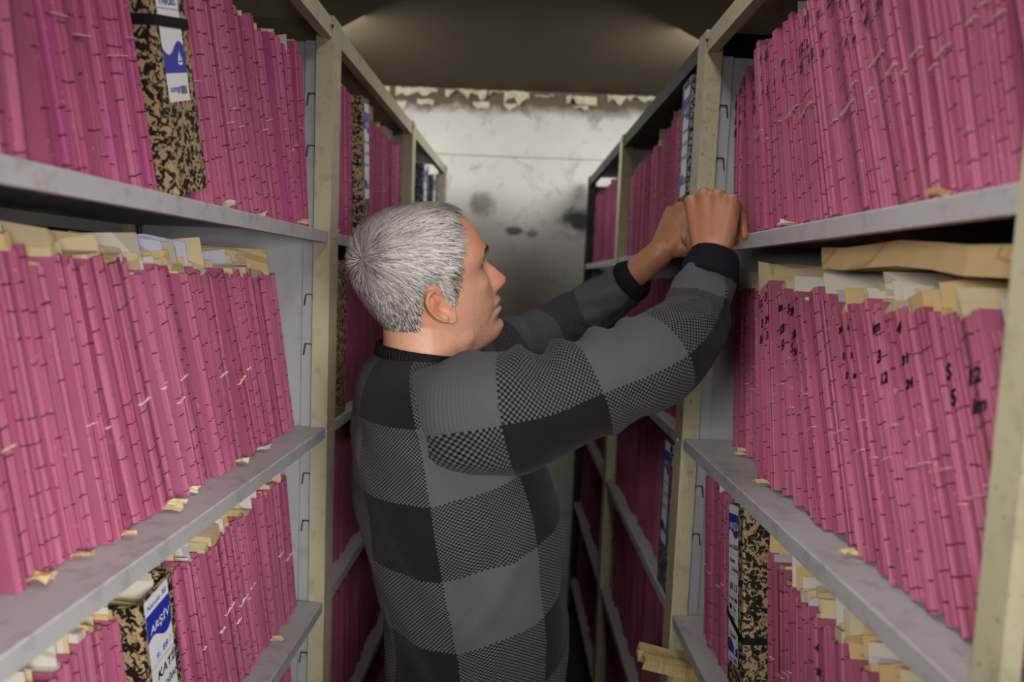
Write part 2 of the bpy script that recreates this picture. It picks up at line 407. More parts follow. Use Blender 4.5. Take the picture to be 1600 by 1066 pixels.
# ------------------------------------------------------------------ pink folders
ONES = ['', 'first', 'second', 'third', 'fourth', 'fifth', 'sixth', 'seventh', 'eighth', 'ninth', 'tenth', 'eleventh', 'twelfth', 'thirteenth', 'fourteenth',
        'fifteenth', 'sixteenth', 'seventeenth', 'eighteenth', 'nineteenth']
TENS = {2: 'twent', 3: 'thirt', 4: 'fort', 5: 'fift', 6: 'sixt', 7: 'sevent'}
def ordinal(n):
    if n < 20: return ONES[n]
    t, o = divmod(n, 10)
    return TENS[t] + ('ieth' if o == 0 else 'y-' + ONES[o])
PINKS = [lin(174, 88, 126), lin(167, 80, 117), lin(180, 96, 134), lin(161, 77, 112)]
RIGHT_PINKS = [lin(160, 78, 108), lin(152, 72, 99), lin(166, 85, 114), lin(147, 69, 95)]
MAGENTAS = [lin(174, 72, 134), lin(166, 64, 124), lin(178, 82, 130), lin(162, 66, 112)]
def folder_mesh(wd, h, depth):
    """a card folder: creased spine towards the aisle, two covers running back; y in [-wd, 0]"""
    pts = [(depth, -wd), (0.0035 + random.random() * .002, -wd)]
    k = 1 if wd < .009 else (random.choice((2, 3)) if wd < .016 else random.choice((4, 5)))
    fr = sorted(random.uniform(.12, .88) for _ in range(k))
    ins = [random.uniform(0.0, 0.0012) if i % 2 == 0 else random.uniform(0.0025, 0.0062) for i in range(k)]
    for q, dd in zip(fr, ins): pts.append((dd, -wd * (1 - q)))
    pts += [(0.0035 + random.random() * .002, 0.0), (depth, 0.0)]
    n = len(pts); fl, fr_ = random.uniform(-.006, .002), random.uniform(-.006, .002)
    hi = [h + fl - random.uniform(0, .006), h + fl] + [h + fl + (fr_ - fl) * (i + 1) / (n - 3) + random.uniform(-.002, .001) for i in range(n - 4)] + [h + fr_, h + fr_ - random.uniform(0, .006)]
    v, f = sheet_prism(pts, -0.0009, [0.0] * n, hi, lambda p, z: (p[0], p[1], z))
    idx = [0] * len(f)
    for i in range(n - 1):
        if 1 <= i <= n - 3: idx[4 * i] = idx[4 * i + 1] = 1
    return v, f, idx
def sheet_mesh(name, wd, y0, d0, d1, z0, z1, mat, bend=.006, ragged=.012):
    """one loose sheet standing in a folder, its top edge ragged and curled"""
    nd, nz = 4, 4; v = []
    tops = [z1 - random.uniform(0, ragged) for _ in range(nd)]
    b = random.uniform(-bend, bend)
    for i in range(nd):
        for j in range(nz):
            u = i / (nd - 1); s = j / (nz - 1); s = s ** .6
            v.append((d0 + (d1 - d0) * u, y0 + b * s ** 3 * (1 + .5 * random.random()), z0 + (tops[i] - z0) * s))
    m = len(v); v += [(a, b_ - .0007, c) for a, b_, c in v]; f = []
    for i in range(nd - 1):
        for j in range(nz - 1):
            a = i * nz + j; q = (a, a + nz, a + nz + 1, a + 1); f.append(q); f.append(tuple(m + t for t in reversed(q)))
    rim = [i * nz for i in range(nd)] + [(nd - 1) * nz + j for j in range(1, nz)] + [i * nz + nz - 1 for i in range(nd - 2, -1, -1)] + [j for j in range(nz - 2, 0, -1)]
    for i in range(len(rim)): a, b2 = rim[i], rim[(i + 1) % len(rim)]; f.append((b2, a, m + a, m + b2))
    return pydata(name, v, f, mat)
def scrap_mesh(wd, mat, low=True):
    """a crumpled corner of paper sagging out of the front bottom of a folder"""
    nu, nv = 5, 3; v = []
    ln = random.uniform(.014, .026)
    for i in range(nu):
        for j in range(nv):
            y = -wd * (.1 + .8 * i / (nu - 1)) + random.uniform(-.001, .001); d = .004 - ln * j / (nv - 1) + random.uniform(-.003, .003)
            z = .002 + random.uniform(0, .009) * (1 if j else .5)
            v.append((d, y, max(.0012, z)))
    m = len(v); v += [(a, b, c + .001) for a, b, c in v]; f = []
    for i in range(nu - 1):
        for j in range(nv - 1):
            a = i * nv + j; q = (a, a + nv, a + nv + 1, a + 1); f.append(q); f.append(tuple(m + t for t in reversed(q)))
    rim = [i * nv for i in range(nu)] + [(nu - 1) * nv + j for j in range(1, nv)] + [i * nv + nv - 1 for i in range(nu - 2, -1, -1)] + [j for j in range(nv - 2, 0, -1)]
    for i in range(len(rim)): a, b2 = rim[i], rim[(i + 1) % len(rim)]; f.append((b2, a, m + a, m + b2))
    me = pydata('paper_scrap', v, f, mat); fix_normals(me); return me
def spine_place(off, yc, z0, rot=0.0):
    c, s = math.cos(rot), math.sin(rot)
    return lambda x, y: Vector((-off, yc - (x * c - y * s), z0 + x * s + y * c))
NOTES = ['im', '4', '22', 'L', '2i', '24', '31', 'S', '10', '5', '3', '12']
class Folder: pass
N_FOLDERS = [0]
def add_folder(row, t, d, zs, wd, h, lean, col, mess=0.0, scrap=False, thread=True, note=False, detail=2, depth=.235, sheets=0):
    v, f, idx = folder_mesh(wd, h, depth)
    me = pydata('pink_folder', v, f, [M_COVER, M_SPINE], idx); fix_normals(me)
    o = link('pink_folder', me)
    phi = -R(lean)
    o.matrix_world = Matrix.Translation(row.P(t, d, zs + .0006)) @ Matrix.Rotation(row.th, 4, 'Z') @ Matrix.Rotation(phi, 4, 'X')
    o.color = col
    N_FOLDERS[0] += 1
    r = Folder(); r.o = o; r.wd = wd; r.sheets = 0; r.scrap = scrap; r.note = note; r.col = col
    if detail == 0: return r
    # the block of papers inside
    top = h - random.uniform(.006, .02) + mess * random.uniform(.012, .022)
    if wd > .006:
        bm = bevel_box((.007, -wd + .0013, .003), (depth - random.uniform(.01, .03), -.0013, top), 0)
        for vv in bm.verts:
            if vv.co.z > .1: vv.co.z += random.uniform(-.006, .004)
        link('papers', bm_mesh(bm, 'papers', random.choice((M_PAPER, M_PAPER, M_WHITE, M_MANILA)) if mess > .3 else random.choice((M_PAPER, M_WHITE))), o)
    for q in range(sheets):
        pro = random.uniform(.014, .040) if random.random() < .7 else random.uniform(.03, .055)
        y0 = -wd * random.uniform(.3, .7)
        me2 = sheet_mesh('paper_sheet', wd, y0, .004 + random.uniform(0, .025), depth - random.uniform(.0, .06), .03, h + pro, random.choice((M_PAPER, M_PAPER, M_WHITE, M_MANILA, M_MANILA, M_BLUEP if random.random() < .3 else M_WHITE)), bend=min(.009, .25 * wd))
        fix_normals(me2); link('paper_sheet', me2, o); r.sheets += 1
    if scrap: link('paper_scrap', scrap_mesh(wd, random.choice((M_PAPER, M_WHITE, M_MANILA))), o)
    if thread:
        z = h * random.uniform(.40, .56); tl = random.uniform(-.001, .0014); y0, y1 = -wd, 0.0
        bm = bmesh.new(); e = .00032
        vs = [bm.verts.new(p) for p in [(-.0004, y0, z - e), (.004, y0, z - e), (.004, y1, z - e + tl), (-.0004, y1, z - e + tl),
                                         (-.0004, y0, z + e), (.004, y0, z + e), (.004, y1, z + e + tl), (-.0004, y1, z + e + tl)]]
        for fa in BOXF: bm.faces.new([vs[i] for i in fa])
        link('thread', bm_mesh(bm, 'thread', M_THREAD), o)
    if note and wd > .010:
        for zf in (.90, .79, .71):
            if random.random() < .22: continue
            s = random.choice(NOTES); sz = min(.019, wd * .95 / max(1, len(s) * .60))
            link('ink_note', text_mesh(s, sz, M_INK, spine_place(.0011, -wd * .12, h * zf, random.uniform(-.1, .15)), shear=.3, bold=.0008), o)
    return r
def interp(keys, t):
    xs = [k[0] for k in keys]; ys = [k[1] for k in keys]; return float(np.interp(t, xs, ys))
SIDE = {'left': 'left rack', 'right': 'right rack'}
def fill(row, zs, t0, t1, leans, shelf_words, group, setback, hrange, pink, boxes=(), mess=0.0, scrap=.08, thread=.5, note=0.0, detail=2, wscale=1.0, from_far=True, label=True, seed=0, sheet_p=0.0, thins=.38, anchor=None, hkeys=None):
    random.seed(seed)
    t = t0; prev = interp(leans, t0); made = []; bx = sorted(boxes, key=lambda b: b[0])
    while True:
        q = random.random()
        wd = random.uniform(.0065, .0125) if q < thins else (random.uniform(.0125, .021) if q < .85 else random.uniform(.022, .033))
        wd *= wscale
        lean = interp(leans, t) + random.gauss(0, 1.1); lean = max(1.0, lean)
        if bx and t + wd / math.cos(R(lean)) > bx[0][0]:
            b = bx.pop(0); t = max(t, b[0]); bl = prev if row.sg < 0 else min(prev, b[3]); b[2](t, bl)
            t = t + b[1] / math.cos(R(bl)) + .001; prev = bl; continue
        h = random.uniform(*hrange) + (interp(hkeys, t) if hkeys else 0)
        gap = 0.0
        if prev is not None:
            dlt = (math.tan(R(lean)) - math.tan(R(prev))) * (1 if row.sg < 0 else -1)
            if dlt > .012 and not random.random() < .15:
                lean = math.degrees(math.atan(math.tan(R(prev)) + .010 * (1 if row.sg < 0 else -1))); dlt = .010
            gap = max(0.0, h * dlt) + .0003
        use = wd / math.cos(R(lean)) + .0007
        if t + gap + use + (.0 if row.sg < 0 else 0) > t1: break
        tp = t + gap if row.sg < 0 else t + gap + wd / math.cos(R(lean))
        ns = 0
        if random.random() < sheet_p: ns = random.choice((1, 1, 2, 3))
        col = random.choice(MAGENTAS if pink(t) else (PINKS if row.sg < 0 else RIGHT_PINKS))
        made.append(add_folder(row, tp, setback(t) + random.uniform(-.004, .005), zs, wd, h, lean, col, mess if random.random() < .6 else 0, random.random() < scrap, random.random() < thread,
                               random.random() < note, detail, sheets=ns))
        t += gap + use; prev = lean
    if label:
        n = len(made)
        for i, m in enumerate(made):
            k = n - i if from_far else i + 1
            w_ = 'thin' if m.wd < .0125 else ('thick' if m.wd > .021 else '')
            tone = 'magenta' if m.col in MAGENTAS else 'pink'
            ext = ', papers sticking out' if m.sheets else (', scrap at foot' if m.scrap else '')
            s = f"{(w_ + ' ') if w_ else ''}{tone} folder, {ordinal(k)} from {anchor or 'far post'}, {shelf_words}{ext}"
            props(m.o, s, 'folder', group)
    return made

# ------------------------------------------------------------------ marbled archive boxes with written labels
def strip(name, poly_lo, poly_hi, mat, place, parent, lift=.0):
    """flat printed shape between a lower and an upper edge (lists of (u, v))"""
    n = len(poly_lo); v = [place(u, q) for u, q in poly_lo] + [place(u, q) for u, q in poly_hi]
    f = [(i, i + 1, n + i + 1, n + i) for i in range(n - 1)]
    return link(name, pydata(name, v, f, mat), parent)
def wave(w, base, amp, ph=0.0, n=14): return [(w * i / (n - 1), base + amp * math.sin(ph + 2 * PI * .95 * i / (n - 1))) for i in range(n)]
def flat(w, q, n=14, tilt=0.0): return [(w * i / (n - 1), q + tilt * i / (n - 1)) for i in range(n)]
def sail_icon(place, u, q, s, parent):
    v = [place(u, q + s), place(u - .42 * s, q + .28 * s), place(u, q + .28 * s), place(u + .06 * s, q + .85 * s), place(u + .06 * s, q + .28 * s), place(u + .34 * s, q + .28 * s),
         place(u - .5 * s, q + .18 * s), place(u - .25 * s, q - .02 * s), place(u + .2 * s, q - .02 * s), place(u + .45 * s, q + .18 * s)]
    link('sailboat_mark', pydata('sailboat_mark', v, [(0, 1, 2), (3, 4, 5), (6, 7, 8, 9)], M_LABEL), parent)
def barcode(place, u, q, w, h, parent):
    v = []; f = []; x = u
    rr = random.Random(3)
    while x < u + w:
        b = rr.choice((.0005, .0008, .0012)); k = len(v)
        v += [place(x, q), place(x + b, q), place(x + b, q + h), place(x, q + h)]; f.append((k, k + 1, k + 2, k + 3)); x += b + rr.choice((.0006, .0009))
    link('barcode', props_kind(pydata('barcode', v, f, M_INK)), parent)
def props_kind(me): return me
def archive_box(row, t, d, zs, wd, h, lean, mat, label, group=None, style=None, depth=.285, papers=True, band=None):
    root = empty('archive_box')
    phi = -R(lean)
    tp = t if row.sg < 0 else t + wd / math.cos(R(lean))
    root.matrix_world = Matrix.Translation(row.P(tp, d, zs + .0006)) @ Matrix.Rotation(row.th, 4, 'Z') @ Matrix.Rotation(phi, 4, 'X')
    props(root, label, 'box file', group)
    rr = .004
    pts = [(depth, -wd), (rr, -wd), (rr * .3, -wd + rr * .3), (0, -wd + rr), (0, -rr), (rr * .3, -rr * .3), (rr, 0), (depth, 0)]
    n = len(pts)
    v, f = sheet_prism(pts, -.0028, [0] * n, [h] * n, lambda p, z: (p[0], p[1], z))
    me = pydata('shell', v, f, mat); fix_normals(me); link('shell', me, root)
    box('bottom_board', (.003, -wd + .003, .001), (depth - .002, -.003, .004), mat, root, 0)
    if papers:
        bm = bevel_box((.010, -wd + .006, .0045), (depth - .02, -.010, h - .03), 0)
        for vv in bm.verts:
            if vv.co.z > .1: vv.co.z += random.uniform(-.012, .01)
        link('papers', bm_mesh(bm, 'papers', M_PAPER), root)
        for q in range(3):
            me2 = sheet_mesh('paper_sheet', wd, -wd * random.uniform(.25, .8), .012, depth - .03, .05, h + random.uniform(-.02, .012), random.choice((M_PAPER, M_MANILA, M_WHITE)), .01)
            fix_normals(me2); link('paper_sheet', me2, root)
    if style:
        lw, lo, hi, u0 = style['w'], style['lo'], style['hi'], style['u0']
        def pl(off): return lambda u, q: Vector((-off, -(u0 + u), q))
        lab = strip('label', flat(lw, lo), flat(lw, hi), M_LABEL, pl(.0006), root)
        H = hi - lo
        for kind, *a in style['items']:
            if kind == 'band': strip('blue_band', a[0](lw), a[1](lw), M_LABEL_BLUE, pl(.0009), lab)
            elif kind == 'text':
                s, u, q, sz, m, shr, rot = a
                c_, s_ = math.cos(rot), math.sin(rot); P = pl(.0012)
                link('lettering', text_mesh(s, sz, m, lambda x, y: P(u + x * c_ - y * s_, q + x * s_ + y * c_), shear=shr, bold=a_bold(m, sz)), lab)
            elif kind == 'rule': strip('printed_rule', flat(lw, a[0]), flat(lw, a[0] + .0006), M_BLUEINK, pl(.0009), lab)
            elif kind == 'sail': sail_icon(pl(.0012), a[0], a[1], a[2], lab)
            elif kind == 'barcode': barcode(pl(.0012), a[0], a[1], a[2], a[3], lab)
            elif kind == 'blot': strip('ink_blot', [(a[0] + .0 * i + a[2] * i / 5, a[1] + .001 * (i % 2)) for i in range(6)], [(a[0] + a[2] * i / 5, a[1] + a[3] - .0012 * ((i + 1) % 2)) for i in range(6)], M_INK, pl(.0012), lab)
    if band:
        zl, zr, bh = band
        v = []
        for (dd, yy, zz) in ((depth * .9, .0012, zl), (-.0002, .0012, zl), (-.0018, -.002, zl), (-.0018, -wd + .002, zr), (-.0002, -wd - .0012, zr), (depth * .9, -wd - .0012, zr)):
            v += [(dd, yy, zz), (dd, yy, zz + bh)]
        f = [(2 * i, 2 * i + 2, 2 * i + 3, 2 * i + 1) for i in range(5)]
        link('elastic_band', pydata('elastic_band', v, f, M_ELASTIC), root)
    return root
def a_bold(m, sz): return sz * (.028 if m is M_INK else .012)

PI2 = 2 * PI
def sty_top_left():
    w = .050
    return dict(w=w, lo=.106, hi=.332, u0=.010, items=[
        ('band', lambda w: flat(w, .137), lambda w: wave(w, .164, .0075, PI * 1.02)), ('sail', .037, .146, .015),
        ('text', 'comgi', .004, .117, .010, M_LABEL_BLUE, .15, 0), ('barcode', .029, .114, .015, .009),
        ('rule', .204), ('rule', .234), ('rule', .264), ('rule', .295),
        ('text', 'PARSEL', .006, .208, .012, M_LABEL_BLUE, .25, .03), ('text', '9/ADA', .005, .239, .0165, M_LABEL_BLUE, .25, .03),
        ('text', 'MAHALLESİ', .003, .270, .0105, M_LABEL_BLUE, .2, .02), ('text', 'KEMALİYE', .004, .300, .0115, M_LABEL_BLUE, .2, .03)])
def sty_katip():
    return dict(w=.052, lo=.03, hi=.296, u0=.010, items=[
        ('band', lambda w: wave(w, .238, .007, PI * .1), lambda w: flat(w, .276)), ('text', 'ARŞİV', .006, .249, .0142, M_LABEL, .2, .03),
        ('text', 'Nerolu 38', .003, .281, .0100, M_LABEL_BLUE, .25, .02),
        ('text', '9.. 88 /', .012, .210, .012, M_LABEL_BLUE, .2, .1), ('text', 'KATİP', .010, .182, .0165, M_INK, .25, .08), ('text', 'ERDOĞAN', .002, .160, .0108, M_INK, .25, .08),
        ('text', '2/7', .014, .130, .021, M_INK, .2, .1), ('rule', .204)])
def sty_right():
    return dict(w=.045, lo=.078, hi=.322, u0=.008, items=[
        ('band', lambda w: wave(w, .276, .006, PI * .1), lambda w: flat(w, .308)), ('text', 'ARŞİV', .005, .284, .0145, M_LABEL, .0, 0),
        ('text', 'pos 2022b', .005, .254, .0095, M_INK, .2, .0), ('rule', .245), ('text', 'Ramet', .006, .232, .0095, M_INK, .2, 0), ('text', 'Gündeş', .017, .219, .0095, M_INK, .2, 0),
        ('rule', .213), ('text', '68.13', .006, .189, .0165, M_INK, .1, 0), ('rule', .184), ('text', 'Proje Müd', .005, .173, .0092, M_INK, .2, 0),
        ('blot', .006, .158, .012, .009), ('text', 'Tas', .022, .158, .010, M_INK, .2, 0), ('rule', .153), ('text', '12301', .005, .141, .011, M_INK, .2, 0), ('text', 'Tamam', .008, .117, .0095, M_INK, .2, 0),
        ('band', lambda w: flat(w, .092), lambda w: wave(w, .108, .0055, PI * .1)), ('sail', .032, .0945, .012), ('text', 'comgi', .005, .0815, .008, M_LABEL_BLUE, .1, 0), ('barcode', .028, .081, .014, .007)])
def sty_far(sc=1.0):
    return dict(w=.046, lo=.10, hi=.325, u0=.022, items=[
        ('band', lambda w: wave(w, .262, .006, 0), lambda w: flat(w, .305)), ('text', 'ARŞİV', .005, .272, .0145, M_LABEL, 0, 0),
        ('text', 'MAHALLE', .004, .232, .010, M_BLUEINK, .2, 0), ('text', '12/ADA', .004, .205, .012, M_BLUEINK, .2, 0), ('text', 'PARSEL', .004, .178, .011, M_BLUEINK, .2, 0),
        ('band', lambda w: flat(w, .124), lambda w: wave(w, .142, .006, 0)), ('sail', .033, .127, .013)])

# ------------------------------------------------------------------ fill the shelves
L1, L2, L3, L4 = 1.70, 1.307, .94, .555
Q1, Q2, Q3, Q4 = 1.704, 1.317, .95, .57
fill(RL, L1, .470, 1.388, [(.47, 1), (.53, 9), (.62, 15), (.85, 19), (1.1, 22), (1.3, 20), (1.40, 5)], 'upper shelf of the left rack', 'pink folders on the left rack, upper shelf',
     lambda t: .036 if t < .84 else (.034 if t < 1.25 else .022), (.312, .328), lambda t: .64 < t < .85 or t > 1.22, seed=11, mess=.7, scrap=.07, thread=.45, sheet_p=.16,
     boxes=[(.838, .081, lambda t, a: archive_box(RL, t, .014, L1, .080, .336, a, M_MARBLE, 'brown and black marbled box file with white label and black elastic, left rack, upper shelf',
            style=sty_top_left(), band=(.186, .184, .0115)), 18.5)])
fill(RL, L2, .470, 1.392, [(.47, 1), (.54, 7), (.62, 11), (.78, 17), (.9, 21), (1.1, 23), (1.40, 22)], 'middle shelf of the left rack', 'pink folders on the left rack, middle shelf',
     lambda t: .062 if t < .75 else .050, (.318, .336), lambda t: False, seed=21, mess=1.0, scrap=.13, thread=.4, sheet_p=.8, hkeys=[(.47, .0), (1.4, .0)])
fill(RL, L3, .60, 1.385, [(.6, 9), (.8, 11), (1.0, 18), (1.2, 17), (1.385, 14)], 'lower shelf of the left rack', 'pink folders on the left rack, lower shelf',
     lambda t: .042, (.300, .318), lambda t: False, seed=31, mess=1.0, scrap=.05, thread=.5, sheet_p=.65, hkeys=[(.6, -.03), (.8, -.02), (1.4, -.012)],
     boxes=[(.812, .077, lambda t, a: archive_box(RL, t, .022, L3, .076, .298, a, M_MARBLE, 'open marbled box file with handwritten label and papers on top, left rack, lower shelf',
            style=sty_katip()), 9)])
fill(RL, L4, 1.20, 1.385, [(1.2, 10), (1.4, 8)], 'lowest shelf of left rack', 'pink folders on the left rack, lowest shelf', lambda t: .04, (.30, .315), lambda t: False, seed=41, mess=1.0, sheet_p=.8)
fill(RR, Q1, .515, 1.366, [(.54, 17), (.75, 24), (.95, 19), (1.2, 13), (1.37, 3)], 'upper shelf of the right rack', 'pink folders on the right rack, upper shelf',
     lambda t: .026 if t < 1.09 else .054, (.314, .330), lambda t: t < .0, seed=51, mess=.6, scrap=.05, thread=.75, note=.75, sheet_p=.10, hkeys=[(.5, 0), (1.25, .0), (1.30, -.03), (1.385, -.055)])
fill(RR, Q2, .30, 1.345, [(.30, 22), (.54, 24), (.75, 25), (.9, 20), (1.1, 12), (1.38, 7)], 'middle shelf of the right rack', 'pink folders on the right rack, middle shelf',
     lambda t: .048 if t < 1.10 else .078, (.312, .328), lambda t: False, seed=61, mess=1.0, scrap=.14, thread=.65, note=.4, sheet_p=.75, hkeys=[(.5, -.012), (.8, 0), (1.06, 0), (1.14, -.02), (1.4, -.02)])
fill(RR, Q3, .34, 1.335, [(.34, 17), (.54, 18), (.6, 16), (.9, 12), (1.1, 12), (1.38, 9)], 'lower shelf of the right rack', 'pink folders on the right rack, lower shelf',
     lambda t: .038 if t > 1.02 else .042, (.300, .318), lambda t: False, seed=71, mess=1.0, scrap=.08, thread=.35, note=.1, sheet_p=.95, hkeys=[(.5, -.05), (.95, -.045), (1.04, 0), (1.4, 0)],
     boxes=[(1.000, .077, lambda t, a: archive_box(RR, t, .014, Q3, .076, .322, a, M_MARBLE, 'brown marbled box file with long white label beside pink folders, right rack, lower shelf',
            style=sty_right(), band=(.146, .120, .0105)), 11)])
# the next bays
fill(RL, L1, 1.466, 2.285, [(1.46, 1), (1.53, 7), (1.7, 8), (2.28, 3)], "second left bay's upper shelf", 'pink folders on the left rack, second bay', lambda t: .022 if t < 1.72 else .03, (.310, .33), lambda t: t < 1.72,
     seed=81, wscale=1.6, mess=.6, thread=.2, sheet_p=.25, detail=2, anchor='second post',
     boxes=[(1.735, .082, lambda t, a: archive_box(RL, t, .014, L1, .078, .338, a, M_MARBLE, 'narrow-looking marbled box file with blue lettered label beyond the first left post', style=sty_far()), 6)])
fill(RR, Q1, 1.455, 2.325, [(1.46, 4), (1.62, 4), (2.35, 3)], "second right bay's upper shelf", 'pink folders on the right rack, second bay', lambda t: .022, (.300, .32), lambda t: False,
     seed=91, wscale=1.6, mess=.8, thread=.2, sheet_p=.2, anchor='second post', hkeys=[(1.45, .02), (1.8, .0), (1.9, -.03), (2.35, -.05)],
     boxes=[(1.462, .082, lambda t, a: archive_box(RR, t, -.004, Q1, .078, .342, a, M_MARBLE_GREY, 'grey and black marbled box file standing behind the hands beyond the right post', style=sty_far()), 3)])
# ------------------------------------------------------------------ the man
man = empty('person', (-0.09, 1.07, 0.0))
props(man, 'grey-haired man in dark checked sweater reaching both hands to the upper right shelf', 'person')
bpy.context.view_layer.update()
MAN_INV = Matrix.Translation((0.09, -1.07, 0.0))
def man_part(name, me, parent=None):
    """mesh built in world coordinates, hung under the man"""
    me.transform(MAN_INV); o = link(name, me, parent or man); return o

def skin_material():
    t = NT('skin'); oc = t.coord()
    n = t.noise(oc, 22, 4); f = t.noise(oc, 260, 3, 0.6); m = t.noise(oc, 75, 3)
    c = t.mix(n, lin(222, 174, 148), lin(206, 148, 120))
    c = t.mix(t.math('MULTIPLY', t.math('GREATER_THAN', m, 0.60), 0.08), c, lin(166, 92, 66))
    def near(p, r0, r1):
        v = t.node('ShaderNodeVectorMath', operation='DISTANCE'); t.link(oc, v.inputs[0]); v.inputs[1].default_value = p
        mr = t.node('ShaderNodeMapRange'); mr.inputs[1].default_value = r0; mr.inputs[2].default_value = r1; mr.inputs[3].default_value = 1; mr.inputs[4].default_value = 0
        mr.interpolation_type = 'SMOOTHSTEP'; t.link(v.outputs['Value'], mr.inputs[0]); return mr.outputs[0]
    def L(p): q = MAN_INV @ HEAD_M @ Vector(p); return (q.x, q.y, q.z)
    c = t.mix(t.math('MULTIPLY', near(L((.116, 0, -.012)), .006, .034), .55), c, lin(196, 96, 78))      # ruddy nose
    c = t.mix(t.math('MULTIPLY', near(L((-.012, -.09, .012)), .012, .040), .38), c, lin(206, 108, 80))   # ruddy ear
    c = t.mix(t.math('MULTIPLY', near(L((.085, 0, .085)), (.02), .085), .75), c, lin(204, 128, 84))        # tanned forehead
    c = t.mix(t.math('MULTIPLY', near(L((.106, 0, -.050)), .005, .020), .45), c, lin(176, 88, 80))       # lips
    st = t.math('MULTIPLY', near(L((.058, 0, -.066)), .055, .092), t.math('GREATER_THAN', t.noise(oc, 620, 1), 0.55))
    c = t.mix(t.math('MULTIPLY', st, .36), c, lin(104, 92, 86))                                            # stubble
    for s in (-1, 1):
        pass
    hands = t.math('GREATER_THAN', t.node('ShaderNodeSeparateXYZ').outputs[0], 0.0)
    sp = t.node('ShaderNodeSeparateXYZ'); t.link(oc, sp.inputs[0])
    hm = t.node('ShaderNodeMapRange'); hm.inputs[1].default_value = .25; hm.inputs[2].default_value = .29; t.link(sp.outputs[0], hm.inputs[0])
    c = t.mix(t.math('MULTIPLY', hm.outputs[0], .85), c, lin(158, 104, 72))                               # weathered hands, darkened further to put weaker light into the skin
    t.bump(t.math('ADD', t.math('MULTIPLY', f, .8), m), 0.28, 0.0016)
    t.b.inputs['Subsurface Weight'].default_value = 0.08; t.b.inputs['Subsurface Radius'].default_value = (.008, .003, .0015)
    return t.out(c, 0.48, 0, 0.45)

# head frame: x towards the face, y to his left, z up
def head_matrix():
    yaw, pit, rol = R(15.9), R(20.5), R(14.5)
    Rz = Matrix.Rotation(yaw, 4, 'Z'); Ry = Matrix.Rotation(-pit, 4, 'Y'); Rx = Matrix.Rotation(rol, 4, 'X')
    return Matrix.Translation((-0.1354, 1.075, 1.5917)) @ Rz @ Ry @ Rx
HEAD_M = head_matrix()
def crv(keys):
    xs = np.array([k[0] for k in keys], float); ys = np.array([k[1] for k in keys], float); o = np.argsort(xs); xs, ys = xs[o], ys[o]
    # monotone-ish smooth: piecewise cubic through the keys
    m = np.gradient(ys, xs)
    def f(x):
        x = np.clip(x, xs[0], xs[-1]); i = np.clip(np.searchsorted(xs, x) - 1, 0, len(xs) - 2)
        h = xs[i + 1] - xs[i]; t = (x - xs[i]) / h
        return ((2 * t**3 - 3 * t**2 + 1) * ys[i] + (t**3 - 2 * t**2 + t) * h * m[i] + (-2 * t**3 + 3 * t**2) * ys[i + 1] + (t**3 - t**2) * h * m[i + 1])
    return f
Ff = crv([(134, 2), (131, 22), (126, 42), (117, 63), (103, 80), (85, 90), (66, 96), (50, 99), (42, 97.5), (32, 92), (22, 89.5), (8, 91), (-8, 93), (-24, 95), (-38, 96), (-50, 95), (-60, 94), (-70, 93.5), (-82, 95), (-92, 93), (-99, 87), (-104, 74), (-108, 52), (-112, 35)])
Bf = crv([(134, -22), (131, -40), (126, -54), (115, -72), (98, -86), (75, -95), (50, -98), (30, -97), (10, -92), (-10, -84), (-30, -77), (-50, -73), (-75, -72), (-112, -74)])
Wf = crv([(134, 12), (131, 28), (126, 41), (115, 55), (98, 67), (78, 74.5), (58, 77), (38, 76), (18, 73.5), (0, 71.5), (-20, 69), (-40, 65.5), (-60, 61), (-76, 55), (-90, 47), (-102, 41), (-112, 38)])
Pf = crv([(134, 2.0), (80, 2.3), (40, 2.5), (0, 2.35), (-30, 2.1), (-60, 1.85), (-85, 1.75), (-112, 1.9)])
Nose = crv([(60, 0), (46, 1.0), (36, 3.0), (28, 6), (18, 12), (8, 18.5), (-2, 24), (-9, 27.5), (-14, 28.5), (-19, 26), (-24, 17), (-28, 8), (-33, 4), (-40, 0)])
NoseW = crv([(60, 12), (36, 8.5), (18, 8.5), (5, 9.5), (-5, 11), (-12, 13), (-20, 14), (-28, 12), (-40, 10)])
